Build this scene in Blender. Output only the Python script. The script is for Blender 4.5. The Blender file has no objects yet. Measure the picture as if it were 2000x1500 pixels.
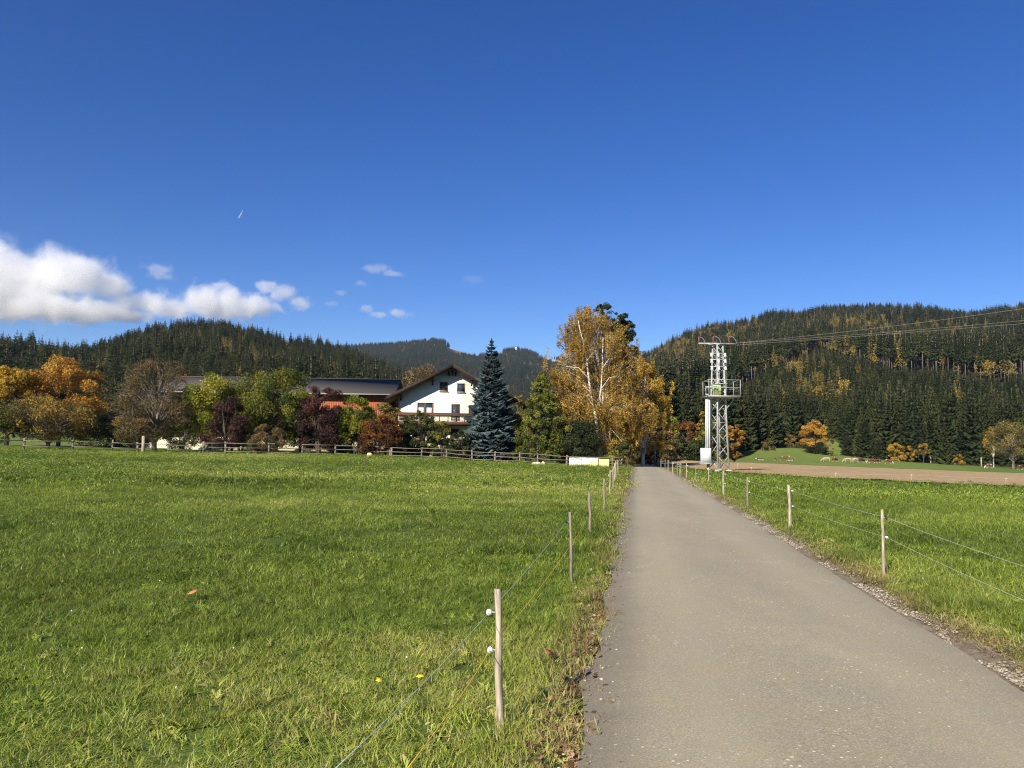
import bpy, bmesh, math, random
import numpy as np
from mathutils import Vector, Matrix

SC = bpy.context.scene
COL = SC.collection
R = math.radians

# ------------------------------------------------------------------ camera
CAMZ = 1.6
F = 1550.0                        # focal length in pixels of a 2000 px wide picture
PITCH = math.atan(123.0 / F)
ROLL = R(0.7)
_f = np.array([0, math.cos(PITCH), math.sin(PITCH)])
_r0 = np.array([1.0, 0, 0]); _u0 = np.array([0, -math.sin(PITCH), math.cos(PITCH)])
_r = math.cos(ROLL) * _r0 + math.sin(ROLL) * _u0
_u = math.cos(ROLL) * _u0 - math.sin(ROLL) * _r0
cam_d = bpy.data.cameras.new('camera'); cam = bpy.data.objects.new('camera', cam_d); COL.objects.link(cam)
cam_d.sensor_width = 36; cam_d.lens = 36 * F / 2000; cam_d.clip_start = 0.1; cam_d.clip_end = 40000
cam.matrix_world = Matrix(((_r[0], _u[0], -_f[0], 0), (_r[1], _u[1], -_f[1], 0), (_r[2], _u[2], -_f[2], CAMZ), (0, 0, 0, 1)))
SC.camera = cam

# ------------------------------------------------------------------ sky, sun, exposure
SUN_EL, SUN_LEFT = R(31), R(30)   # the sun stands behind the viewer's left shoulder
W = bpy.data.worlds.new('World'); SC.world = W; W.use_nodes = True
wn = W.node_tree.nodes; wl = W.node_tree.links
sky = wn.new('ShaderNodeTexSky'); sky.sky_type = 'NISHITA'; sky.sun_disc = False
sky.sun_elevation = SUN_EL; sky.sun_rotation = math.pi + SUN_LEFT
sky.altitude = 1500; sky.air_density = 1.0; sky.dust_density = 0.15; sky.ozone_density = 3.5
hsv = wn.new('ShaderNodeHueSaturation'); hsv.inputs['Saturation'].default_value = 1.30; hsv.inputs['Hue'].default_value = .517
wl.new(sky.outputs[0], hsv.inputs['Color']); wl.new(hsv.outputs[0], wn['Background'].inputs[0]); wn['Background'].inputs[1].default_value = 0.075
sun_d = bpy.data.lights.new('sun', 'SUN'); sun_d.energy = 4.8; sun_d.angle = R(0.53); sun_d.color = (1, 0.91, 0.76)
sun = bpy.data.objects.new('sun', sun_d); COL.objects.link(sun)
to_sun = Vector((-math.sin(SUN_LEFT) * math.cos(SUN_EL), -math.cos(SUN_LEFT) * math.cos(SUN_EL), math.sin(SUN_EL)))
sun.rotation_euler = to_sun.to_track_quat('Z', 'Y').to_euler()
SC.view_settings.view_transform = 'Standard'; SC.view_settings.look = 'None'
SC.view_settings.exposure = 0.75; SC.view_settings.gamma = 1.0
cy = SC.cycles
cy.max_bounces = 8; cy.diffuse_bounces = 3; cy.glossy_bounces = 2; cy.transmission_bounces = 3
cy.transparent_max_bounces = 8; cy.volume_bounces = 6; cy.caustics_reflective = False; cy.caustics_refractive = False
cy.use_denoising = True; cy.denoising_prefilter = 'NONE'; cy.denoising_input_passes = 'RGB_ALBEDO_NORMAL'; cy.filter_width = 1.15; cy.use_adaptive_sampling = True; cy.adaptive_threshold = 0.01
cy.sample_clamp_indirect = 6

# ------------------------------------------------------------------ picture geometry -> places
def ray(u, v):
    return _f + (u - 1000) / F * _r - (v - 750) / F * _u
def at(u, v, Y):
    d = ray(u, v); t = Y / d[1]
    return np.array([d[0] * t, d[1] * t, CAMZ + d[2] * t])
def project(P):
    P = np.asarray(P, float) - np.array([0, 0, CAMZ])
    z = P @ _f
    return 1000 + F * (P @ _r) / z, 750 - F * (P @ _u) / z

# ------------------------------------------------------------------ value noise
_rng0 = np.random.RandomState(5)
_tab = _rng0.rand(256, 256)
def vnoise(x, y):
    x = np.asarray(x, float); y = np.asarray(y, float)
    xi = np.floor(x).astype(int); yi = np.floor(y).astype(int)
    fx = x - xi; fy = y - yi; fx = fx * fx * (3 - 2 * fx); fy = fy * fy * (3 - 2 * fy)
    a = _tab[xi & 255, yi & 255]; b = _tab[(xi + 1) & 255, yi & 255]
    c = _tab[xi & 255, (yi + 1) & 255]; d = _tab[(xi + 1) & 255, (yi + 1) & 255]
    return (a * (1 - fx) + b * fx) * (1 - fy) + (c * (1 - fx) + d * fx) * fy
def fbm(x, y, o=4):
    s = 0; a = 0.5
    for k in range(o):
        s = s + a * vnoise(x * 2 ** k + 17 * k, y * 2 ** k + 31 * k); a *= 0.5
    return s
def sstep(a, b, x):
    t = np.clip((np.asarray(x, float) - a) / (b - a), 0, 1); return t * t * (3 - 2 * t)

# ------------------------------------------------------------------ terrain height
ROADS = 0.1543                     # the road runs at x = ROADL + ROADS * y (left edge)
ROADL, ROADR = -0.31, 2.62
def road_x(y, e=0.0):              # e = 0 left edge, 1 right edge
    y = np.asarray(y, float)
    return ROADL + (ROADR - ROADL) * e + ROADS * y - 0.0011 * np.clip(y - 85, 0, None) ** 2
_cp = [(0, 0, 0), (-12, 0, 0), (12, 0, -.05), (0, -25, 0), (-25, -10, .1), (25, -10, -.1), (-5, 10, 0), (-12, 20, .08), (-16, 34, .28), (-32, 35, .6),
       (-8, 40, .2), (-4, 55, .3), (-45, 20, .4), (14, 15, -.05), (20, 30, -.15), (40, 30, -.4), (60, 20, -.5)]
for yy in (5, 12, 20, 30, 40, 50, 60): _cp.append((float(road_x(yy, .5)), yy, 0.0))
_cp += [(float(road_x(72, .5)), 72, -.12), (float(road_x(90, .5)), 90, -.5), (float(road_x(125, .5)), 125, -1.6), (12, 170, -2.0)]
for (u, v, Y) in [(46, 881, 62), (250, 886, 66), (400, 891, 68), (700, 892.5, 58), (560, 891, 60), (760, 896, 75), (870, 898, 75), (950, 904, 74), (1105, 913, 70), (1180, 915, 68),
                  (2000, 950, 43), (1700, 936, 52), (1440, 922, 60), (2000, 927, 92), (1700, 915.5, 96), (1440, 904.5, 98), (1530, 908, 160), (1700, 914, 165), (1932, 922, 165), (1560, 872, 236), (1500, 878, 232),
                  (1440, 886, 220), (1640, 893, 236), (1750, 905, 250), (1860, 910, 245), (1970, 913, 235), (1340, 899, 130), (2300, 935, 165), (2300, 930, 240), (1420, 902, 150)]:
    p = at(u, v, Y); _cp.append((p[0], p[1], p[2]))
_cp += [tuple(at(390, 878.5, 91)), tuple(at(520, 880, 91)), tuple(at(260, 875, 88)), (-8, 88, .5), (-25, 108, .9), (-50, 90, 1.1), (-70, 70, 1.4), (-40, 140, 1.5), (-90, 150, 3), (0, 130, -.6), (-30, 200, 3), (10, 230, -1), (-90, 20, 1.2)]
_cp = np.array(_cp, float)
_n = len(_cp)
def _phi(d): return d
_A = np.zeros((_n + 3, _n + 3))
_D = np.hypot(_cp[:, 0][:, None] - _cp[:, 0][None], _cp[:, 1][:, None] - _cp[:, 1][None])
_A[:_n, :_n] = _phi(_D) - np.eye(_n) * .15
_A[:_n, _n] = 1; _A[:_n, _n + 1] = _cp[:, 0]; _A[:_n, _n + 2] = _cp[:, 1]; _A[_n:, :_n] = _A[:_n, _n:].T
_w = np.linalg.solve(_A, np.concatenate([_cp[:, 2], np.zeros(3)]))
def az_u(u): return math.atan2(*(ray(u, 700)[:2]))
def ridge_tab(pts, dist, tree):
    a = []; z = []
    for (u, v) in pts:
        d = ray(u, v); t = dist / math.hypot(d[0], d[1]); a.append(math.atan2(d[0], d[1])); z.append(CAMZ + d[2] * t - tree)
    return np.array(a), np.array(z)
HILL_L = ridge_tab([(-900, 740), (-500, 690), (-250, 655), (-80, 660), (0, 672), (60, 676), (100, 684), (180, 684), (240, 666), (300, 645), (350, 634), (430, 632), (500, 645), (560, 660), (640, 672), (720, 700), (800, 740), (900, 800), (1000, 860)], 850, 16)
HILL_M = ridge_tab([(-400, 760), (200, 720), (500, 690), (640, 677), (700, 674), (745, 671), (780, 669), (820, 664), (850, 662), (868, 664), (880, 675), (920, 686), (950, 692), (970, 688), (990, 681), (1010, 678), (1035, 684), (1060, 694), (1090, 697), (1150, 700), (1250, 720), (1400, 760), (1600, 800)], 3400, 12)
HILL_R = ridge_tab([(1000, 905), (1080, 870), (1130, 800), (1180, 740), (1255, 692), (1300, 668), (1350, 649), (1400, 637), (1450, 630), (1500, 614), (1560, 609), (1600, 597), (1650, 592), (1700, 591), (1750, 594), (1800, 597), (1850, 602), (1900, 604), (1950, 594), (2000, 585), (2200, 580), (2700, 640), (3600, 720)], 1650, 19)
def H(x, y, detail=True):
    x = np.asarray(x, float); y = np.asarray(y, float); sh = x.shape
    x = x.ravel(); y = y.ravel()
    r = np.hypot(x, y); th = np.arctan2(x, y)
    k = np.minimum(1, 262 / np.maximum(r, 1e-6)); X = x * k; Y = y * k
    z = np.empty_like(x)
    for s in range(0, len(x), 20000):
        e = slice(s, s + 20000)
        d = np.hypot(X[e][:, None] - _cp[:, 0][None], Y[e][:, None] - _cp[:, 1][None])
        z[e] = _phi(d) @ _w[:_n] + _w[_n] + _w[_n + 1] * X[e] + _w[_n + 2] * Y[e]
    front = sstep(R(100), R(70), np.abs(th))
    hl = np.interp(th, *HILL_L); hm = np.interp(th, *HILL_M); hr = np.interp(th, *HILL_R)
    def hill(hz, foot, ridge, back, e):
        t = np.clip((r - foot) / (ridge - foot), 0, 1); p = t ** e
        p = np.where(r > ridge, 1 - .75 * sstep(0, back, r - ridge), p)
        p = p * (1 + 0 * r)
        return np.maximum(hz, 0) * p
    rel = (fbm(x / 170 + 3, y / 170 + 9, 3) - .45) * sstep(330, 700, r)
    a = hill(hl, 230, 850, 700, 1.15) * (1 + .30 * rel * sstep(850, 600, r))
    b = hill(hm, 1000, 3400, 1500, 1.3) + (fbm(x / 500, y / 500, 4) - .45) * 120 * sstep(1100, 2000, r) * sstep(3400, 2700, r)
    c = hill(hr, 268, 1650, 900, 1.05) * (1 + .35 * rel * sstep(1650, 1250, r))
    z = z + np.maximum(np.maximum(a, b), c) * front
    if detail:
        off = np.maximum(road_x(y, 0) - x, x - road_x(y, 1))
        m = sstep(.5, 3.5, off) * sstep(160, 90, r)
        left = sstep(0, -3, x - road_x(y, 0))
        z = z + m * ((fbm(x / 5.5, y / 3.2, 3) - .44) * (.06 + .03 * left) + (vnoise(x / 1.1, y / 1.0) - .5) * .045 * (1 + left))
        z = z - .03 * sstep(.25, .0, off) * sstep(200, 120, r)
    return z.reshape(sh)
def Hs(x, y): return float(H(np.array([x]), np.array([y]))[0])
def ground(u, v):                  # where the line of sight meets the ground
    d = ray(u, v); t = np.exp(np.linspace(math.log(2), math.log(4000), 1500))
    x, y, z = d[0] * t, d[1] * t, CAMZ + d[2] * t
    g = H(x, y, False) - z
    i = int(np.argmax(g > 0)) if (g > 0).any() else len(t) - 1
    if i == 0: i = 1
    k = -g[i - 1] / (g[i] - g[i - 1]) if g[i] != g[i - 1] else 0
    tt = t[i - 1] + k * (t[i] - t[i - 1])
    return np.array([d[0] * tt, d[1] * tt, Hs(d[0] * tt, d[1] * tt)])

# ------------------------------------------------------------------ object helpers
def link(o, parent=None):
    COL.objects.link(o)
    if parent is not None: o.parent = parent
    return o
def tag(o, label=None, cat=None, group=None, kind=None):
    if label: o['label'] = label
    if cat: o['category'] = cat
    if group: o['group'] = group
    if kind: o['kind'] = kind
    return o
def empty(name, loc, rz=0.0):
    o = bpy.data.objects.new(name, None); o.empty_display_size = .2; o.location = [float(c) for c in loc]; o.rotation_euler = (0, 0, rz)
    return link(o)
def np_mesh(name, V, faces, mats, tint=None, midx=None, smooth=False):
    V = np.asarray(V, np.float32); me = bpy.data.meshes.new(name)
    me.vertices.add(len(V)); me.vertices.foreach_set('co', V.ravel())
    if isinstance(faces, np.ndarray):
        n, k = faces.shape
        me.loops.add(n * k); me.loops.foreach_set('vertex_index', faces.astype(np.int32).ravel())
        me.polygons.add(n); me.polygons.foreach_set('loop_start', np.arange(0, n * k, k, dtype=np.int32))
        try: me.polygons.foreach_set('loop_total', np.full(n, k, dtype=np.int32))
        except Exception: pass
    else:
        lens = np.array([len(f) for f in faces], np.int32)
        me.loops.add(int(lens.sum())); me.loops.foreach_set('vertex_index', np.concatenate([np.asarray(f, np.int32) for f in faces]))
        me.polygons.add(len(faces)); me.polygons.foreach_set('loop_start', np.concatenate([[0], np.cumsum(lens)[:-1]]).astype(np.int32))
        try: me.polygons.foreach_set('loop_total', lens)
        except Exception: pass
    if not isinstance(mats, (list, tuple)): mats = [mats]
    for m in mats: me.materials.append(m)
    if midx is not None: me.polygons.foreach_set('material_index', np.asarray(midx, np.int32))
    if smooth: me.polygons.foreach_set('use_smooth', np.ones(len(me.polygons), bool))
    if tint is not None:
        a = me.attributes.new('tint', 'FLOAT', 'POINT'); a.data.foreach_set('value', np.asarray(tint, np.float32))
    me.update(calc_edges=True)
    return me
class MB:
    def __init__(s): s.v = []; s.f = []
    def quad(s, *p):
        i = len(s.v); s.v += [tuple(float(c) for c in q) for q in p]; s.f.append(tuple(range(i, i + len(p)))); return s
    def box(s, c, d, rz=0.0, rx=0.0, ry=0.0):
        M = Matrix.Rotation(rz, 3, 'Z') @ Matrix.Rotation(ry, 3, 'Y') @ Matrix.Rotation(rx, 3, 'X'); i = len(s.v)
        for sx, sy, sz in ((-1, -1, -1), (1, -1, -1), (1, 1, -1), (-1, 1, -1), (-1, -1, 1), (1, -1, 1), (1, 1, 1), (-1, 1, 1)):
            p = M @ Vector((sx * d[0] / 2, sy * d[1] / 2, sz * d[2] / 2)); s.v.append((p.x + c[0], p.y + c[1], p.z + c[2]))
        for f in ((0, 3, 2, 1), (4, 5, 6, 7), (0, 1, 5, 4), (1, 2, 6, 5), (2, 3, 7, 6), (3, 0, 4, 7)): s.f.append(tuple(i + k for k in f))
        return s
    def tube(s, pts, rad, n=6, cap=True):
        pts = [Vector([float(c) for c in p]) for p in pts]
        if not hasattr(rad, '__len__'): rad = [rad] * len(pts)
        up = Vector((0, 0, 1)); base = len(s.v); ref = None
        for i, p in enumerate(pts):
            t = (pts[min(i + 1, len(pts) - 1)] - pts[max(i - 1, 0)])
            if t.length < 1e-9: t = Vector((0, 0, 1))
            t.normalize()
            if ref is None: ref = t.orthogonal().normalized()
            a = (ref - t * ref.dot(t))
            a = a.normalized() if a.length > 1e-6 else t.orthogonal().normalized()
            ref = a; b = t.cross(a)
            for k in range(n):
                an = 2 * math.pi * k / n; q = p + (a * math.cos(an) + b * math.sin(an)) * rad[i]; s.v.append((q.x, q.y, q.z))
        for i in range(len(pts) - 1):
            for k in range(n):
                a0 = base + i * n + k; a1 = base + i * n + (k + 1) % n; s.f.append((a0, a1, a1 + n, a0 + n))
        if cap:
            s.f.append(tuple(base + k for k in reversed(range(n)))); e = base + (len(pts) - 1) * n; s.f.append(tuple(e + k for k in range(n)))
        return s
    def bar(s, a, b, w, h=None):
        h = h or w; a = Vector([float(c) for c in a]); b = Vector([float(c) for c in b]); t = (b - a).normalized()
        x = t.cross(Vector((0, 0, 1))); x = x.normalized() if x.length > 1e-4 else Vector((1, 0, 0)); y = x.cross(t)
        i = len(s.v)
        for p in (a, b):
            for sx, sy in ((-1, -1), (1, -1), (1, 1), (-1, 1)):
                q = p + x * sx * w / 2 + y * sy * h / 2; s.v.append((q.x, q.y, q.z))
        for f in ((3, 2, 1, 0), (4, 5, 6, 7), (0, 1, 5, 4), (1, 2, 6, 5), (2, 3, 7, 6), (3, 0, 4, 7)): s.f.append(tuple(i + k for k in f))
        return s
    def prism(s, poly, y0, y1):      # polygon in x,z swept along y
        i = len(s.v); n = len(poly)
        s.v += [(p[0], y0, p[1]) for p in poly] + [(p[0], y1, p[1]) for p in poly]
        s.f.append(tuple(range(i, i + n))); s.f.append(tuple(reversed(range(i + n, i + 2 * n))))
        for k in range(n): s.f.append((i + k, i + n + k, i + n + (k + 1) % n, i + (k + 1) % n))
        return s
    def lathe(s, c, prof, n=10):     # profile of (r, z)
        i = len(s.v)
        for (r, z) in prof:
            for k in range(n): a = 2 * math.pi * k / n; s.v.append((c[0] + r * math.cos(a), c[1] + r * math.sin(a), c[2] + z))
        for j in range(len(prof) - 1):
            for k in range(n): a0 = i + j * n + k; a1 = i + j * n + (k + 1) % n; s.f.append((a0, a1, a1 + n, a0 + n))
        s.f.append(tuple(i + k for k in reversed(range(n)))); e = i + (len(prof) - 1) * n; s.f.append(tuple(e + k for k in range(n)))
        return s
    def mesh(s, name, mat, smooth=False):
        return np_mesh(name, np.array(s.v), s.f, mat, smooth=smooth)
    def build(s, name, mat, parent=None, loc=None, smooth=False, rz=0.0):
        me = s.mesh(name, mat, smooth); bm = bmesh.new(); bm.from_mesh(me); bmesh.ops.recalc_face_normals(bm, faces=bm.faces); bm.to_mesh(me); bm.free()
        o = bpy.data.objects.new(name, me)
        if loc is not None: o.location = [float(c) for c in loc]
        o.rotation_euler = (0, 0, rz)
        return link(o, parent)

# ------------------------------------------------------------------ materials
class Mat:
    def __init__(s, name):
        s.m = bpy.data.materials.new(name); s.m.use_nodes = True; s.nt = s.m.node_tree; s.n = s.nt.nodes; s.l = s.nt.links
        s.b = s.n['Principled BSDF']; s.out = s.n['Material Output']; s.b.inputs['Specular IOR Level'].default_value = .3
    def new(s, t, **kw):
        n = s.n.new(t)
        for k, v in kw.items(): setattr(n, k, v)
        return n
    def val(s, sock, x):
        if hasattr(x, 'node'): s.l.new(x, sock)
        else: sock.default_value = x
    def coord(s, kind='Object'):
        if kind == 'World': return s.new('ShaderNodeNewGeometry').outputs['Position']
        return s.new('ShaderNodeTexCoord').outputs[kind]
    def noise(s, vec, scale, detail=4, rough=.55, dist=0.0, out=0):
        n = s.new('ShaderNodeTexNoise'); n.inputs['Scale'].default_value = scale; n.inputs['Detail'].default_value = detail
        n.inputs['Roughness'].default_value = rough; n.inputs['Distortion'].default_value = dist; s.l.new(vec, n.inputs['Vector']); return n.outputs[out]
    def scale(s, vec, sc):
        n = s.new('ShaderNodeMapping'); n.inputs['Scale'].default_value = sc; s.l.new(vec, n.inputs['Vector']); return n.outputs[0]
    def ramp(s, fac, stops, interp='LINEAR'):
        n = s.new('ShaderNodeValToRGB'); n.color_ramp.interpolation = interp; e = n.color_ramp.elements
        while len(e) < len(stops): e.new(.5)
        for i, (p, c) in enumerate(stops):
            e[i].position = p; e[i].color = (c, c, c, 1) if not hasattr(c, '__len__') else (*c, 1)
        s.val(n.inputs[0], fac); return n.outputs[0]
    def math(s, op, a, b=0.0, c=None, clamp=False):
        n = s.new('ShaderNodeMath', operation=op, use_clamp=clamp); s.val(n.inputs[0], a); s.val(n.inputs[1], b)
        if c is not None: s.val(n.inputs[2], c)
        return n.outputs[0]
    def mix(s, fac, a, b, mode='MIX'):
        n = s.new('ShaderNodeMix', data_type='RGBA', blend_type=mode); s.val(n.inputs[0], fac)
        s.val(n.inputs[6], (*a, 1) if isinstance(a, tuple) else a); s.val(n.inputs[7], (*b, 1) if isinstance(b, tuple) else b); return n.outputs[2]
    def attr(s, name, typ='GEOMETRY', out='Fac'):
        n = s.new('ShaderNodeAttribute'); n.attribute_name = name; n.attribute_type = typ; return n.outputs[out]
    def color(s, c): s.val(s.b.inputs['Base Color'], (*c, 1) if isinstance(c, tuple) else c); return s
    def rough(s, r): s.val(s.b.inputs['Roughness'], r); return s
    def bump(s, h, strength=.3, dist=.02):
        n = s.new('ShaderNodeBump'); n.inputs['Strength'].default_value = strength; n.inputs['Distance'].default_value = dist
        s.l.new(h, n.inputs['Height']); s.l.new(n.outputs[0], s.b.inputs['Normal']); return s
    def translucent(s, col, fac):
        t = s.new('ShaderNodeBsdfTranslucent'); s.val(t.inputs[0], (*col, 1) if isinstance(col, tuple) else col)
        m = s.new('ShaderNodeMixShader'); m.inputs[0].default_value = fac; s.l.new(s.b.outputs[0], m.inputs[1]); s.l.new(t.outputs[0], m.inputs[2]); s.l.new(m.outputs[0], s.out.inputs[0]); return s
def simple(name, c, rough=.6, var=.15, scale=6.0, metal=0.0, bump=0.0):
    m = Mat(name); nz = m.noise(m.coord(), scale, 4)
    lo = tuple(x * (1 - var) for x in c); hi = tuple(min(1, x * (1 + var)) for x in c)
    m.color(m.ramp(nz, [(.3, lo), (.7, hi)])).rough(rough); m.b.inputs['Metallic'].default_value = metal
    if bump: m.bump(nz, bump, .01)
    return m.m
def foliage(name, stops, trans=.3, rough=.55):
    m = Mat(name); t = m.attr('tint'); c = m.ramp(t, stops)
    m.color(c).rough(rough).translucent(c, trans); m.b.inputs['Specular IOR Level'].default_value = .25
    return m.m

# ================================================================== GROUND
def ground_mat():
    m = Mat('ground'); p = m.coord('World')
    big = m.noise(p, .12, 4); mid = m.noise(p, .9, 5); fine = m.noise(p, 14, 4)
    g = m.ramp(mid, [(.3, (.06, .095, .016)), (.5, (.10, .15, .026)), (.7, (.15, .19, .045))])
    g = m.mix(m.ramp(big, [(.42, 0), (.7, .55)]), g, (.13, .14, .04))
    g = m.mix(m.ramp(fine, [(.35, 0), (.75, .5)]), g, (.03, .042, .012))
    far = m.ramp(m.noise(p, .02, 4), [(.35, (.13, .19, .035)), (.65, (.19, .235, .055))])
    far = m.mix(m.ramp(m.noise(p, .35, 5), [(.35, 0), (.7, .45)]), far, (.075, .12, .025))
    c = m.mix(m.attr('far'), g, far)
    ff = m.ramp(m.noise(p, .06, 5), [(.3, (.02, .018, .01)), (.6, (.045, .037, .02)), (.8, (.07, .06, .025))])
    c = m.mix(m.attr('forest'), c, ff)
    al = m.ramp(m.noise(p, .012, 5), [(.3, (.16, .115, .06)), (.7, (.26, .2, .11))])
    c = m.mix(m.attr('alp'), c, al)
    c = m.mix(m.attr('snow'), c, (.62, .58, .52))
    m.color(c).rough(.95); m.bump(m.math('ADD', fine, mid), .5, .05); m.b.inputs['Specular IOR Level'].default_value = .1
    return m.m
def alp_mask(u, v, r):              # bare alpine pasture and old snow near the far ridge
    a = np.zeros_like(u); s = np.zeros_like(u); far = r > 2300
    for (cu, cv, ru, rv, k) in [(895, 682, 26, 7, 0), (925, 688, 14, 5, 0), (985, 690, 20, 3.0, 0), (1075, 700, 26, 4.0, 1), (1100, 706, 18, 3.5, 1), (1040, 709, 10, 2.5, 0)]:
        w = sstep(1.3, .7, np.hypot((u - cu) / ru, (v - cv - (u - cu) * (.2 if k == 0 else .25)) / rv) + (vnoise(u / 5, v / 2) - .5) * .8) * far
        a = np.maximum(a, w)
        if k: s = np.maximum(s, w * (vnoise(u / 4, v / 1.5) > .4))
    return a, s
def knoll(x, y):                    # grass outside the wood: keep the trees off the pasture knoll and the valley floor
    r = np.hypot(x, y); th = np.arctan2(x, y)
    e = np.interp(th, [R(-60), R(-30), R(-12), R(3), az_u(1230), az_u(1290), az_u(1420), az_u(1460), az_u(1560), az_u(1600), az_u(1640), az_u(1660), az_u(1800), az_u(2000), R(60)],
                  [170, 165, 175, 175, 150, 165, 205, 240, 262, 300, 300, 258, 262, 262, 262])
    return r - e
angs = np.concatenate([np.radians(np.arange(-180, -48, 6.0)), np.radians(np.arange(-48, 48, .25)), np.radians(np.arange(48, 180, 6.0))])
rads = np.concatenate([[0.0], np.exp(np.linspace(math.log(.8), math.log(5600), 290))])
TH, RR = np.meshgrid(angs, rads[1:], indexing='ij')
gx = (RR * np.sin(TH)).ravel(); gy = (RR * np.cos(TH)).ravel(); gz = H(gx, gy)
gV = np.vstack([[0, 0, Hs(0, 0)], np.stack([gx, gy, gz], 1)])
na, nr = len(angs), len(rads) - 1
ia = np.arange(na); ib = (ia + 1) % na
q = []
I0 = (1 + ia[:, None] * nr + np.arange(nr - 1)[None]); I1 = (1 + ib[:, None] * nr + np.arange(nr - 1)[None])
quads = np.stack([I0, I0 + 1, I1 + 1, I1], -1).reshape(-1, 4)
fan = np.stack([np.zeros(na, int), 1 + ia * nr, 1 + ib * nr], 1)
faces = [tuple(f) for f in quads] + [tuple(f) for f in fan]
me = np_mesh('ground', gV, faces, ground_mat(), smooth=True)
rr = np.hypot(gV[:, 0], gV[:, 1])
def setattr_f(me, name, v):
    a = me.attributes.new(name, 'FLOAT', 'POINT'); a.data.foreach_set('value', np.asarray(v, np.float32))
wood = sstep(-4, 10, knoll(gV[:, 0], gV[:, 1]))
front_ok = gV[:, 1] > 1
pu = np.zeros(len(gV)); pv = np.zeros(len(gV))
pu[front_ok], pv[front_ok] = project(gV[front_ok])
al, sn = alp_mask(pu, pv, rr)
setattr_f(me, 'forest', wood); setattr_f(me, 'far', sstep(60, 105, rr)); setattr_f(me, 'alp', al); setattr_f(me, 'snow', sn)
tag(link(bpy.data.objects.new('ground', me)), kind='structure')

# ------------------------------------------------------------------ road
def road_mat():
    m = Mat('asphalt'); p = m.coord('World'); uvn = m.attr('cross')
    base = m.ramp(m.noise(m.scale(p, (1, .25, 1)), .9, 5), [(.3, (.345, .30, .185)), (.7, (.445, .39, .25))])
    mot = m.noise(p, 2.2, 5, .65)
    base = m.mix(m.ramp(mot, [(.38, .55), (.58, 0)]), base, (.335, .31, .235))
    base = m.mix(m.ramp(m.noise(m.scale(p, (1, .12, 1)), 2.0, 4), [(.55, 0), (.75, .35)]), base, (.30, .26, .185))
    grit = m.noise(p, 85, 4, .8)
    base = m.mix(m.ramp(grit, [(.36, .85), (.56, 0)]), base, (.185, .16, .115))
    v = m.new('ShaderNodeTexVoronoi'); v.inputs['Scale'].default_value = 75; m.l.new(p, v.inputs['Vector'])
    hs = m.new('ShaderNodeSeparateColor'); m.l.new(v.outputs['Color'], hs.inputs[0])
    spk = m.math('MULTIPLY', m.math('LESS_THAN', v.outputs['Distance'], .34), m.math('GREATER_THAN', hs.outputs[0], .74))
    base = m.mix(m.math('MULTIPLY', spk, .6), base, (.62, .56, .45))
    v2 = m.new('ShaderNodeTexVoronoi'); v2.inputs['Scale'].default_value = 26; m.l.new(p, v2.inputs['Vector'])
    h2 = m.new('ShaderNodeSeparateColor'); m.l.new(v2.outputs['Color'], h2.inputs[0])
    pat = m.ramp(m.noise(p, 1.3, 3), [(.45, 0), (.6, 1)])
    sp2 = m.math('MULTIPLY', m.math('LESS_THAN', v2.outputs['Distance'], .22), m.math('MULTIPLY', m.math('GREATER_THAN', h2.outputs[1], .78), pat))
    base = m.mix(sp2, base, (.78, .74, .64))
    # darker along both edges, strongest and widest on the left, with a noisy border
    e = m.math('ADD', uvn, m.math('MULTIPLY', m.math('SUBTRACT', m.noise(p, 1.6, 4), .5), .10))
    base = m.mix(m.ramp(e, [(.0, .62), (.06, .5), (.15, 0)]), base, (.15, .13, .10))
    base = m.mix(m.ramp(e, [(.93, 0), (1.0, .45)]), base, (.26, .22, .15))
    tr = m.math('ABSOLUTE', m.math('SUBTRACT', m.math('ABSOLUTE', m.math('SUBTRACT', uvn, .52)), .26))
    base = m.mix(m.ramp(tr, [(.0, .22), (.16, 0)]), base, (.475, .415, .275))
    m.color(base).rough(m.ramp(grit, [(.3, .75), (.7, .95)])); m.bump(m.math('ADD', grit, m.math('MULTIPLY', spk, .4)), .45, .006)
    return m.m
ys = np.concatenate([np.arange(-8, 60, .4), np.arange(60, 150, 1.5)]); cs = np.linspace(0, 1, 15)
V = []; cross = []
for y in ys:
    wob0 = (float(vnoise(y * 1.1, 3.3)) - .5) * .16 + (float(vnoise(y * 4.1, 8.3)) - .5) * .08; wob1 = (float(vnoise(y * .9, 77.3)) - .5) * .10
    for c in cs:
        x = float(road_x(y, c)) + (wob0 if c == 0 else 0) + (wob1 if c == 1 else 0)
        V.append((x, y, 0)); cross.append(c)
V = np.array(V); V[:, 2] = H(V[:, 0], V[:, 1], False) + .012 + .03 * (1 - (2 * np.array(cross) - 1) ** 2)
nc = len(cs)
Q = [(i * nc + j, i * nc + j + 1, (i + 1) * nc + j + 1, (i + 1) * nc + j) for i in range(len(ys) - 1) for j in range(nc - 1)]
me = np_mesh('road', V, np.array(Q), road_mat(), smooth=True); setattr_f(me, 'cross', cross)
tag(link(bpy.data.objects.new('road', me)), kind='structure')
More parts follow.
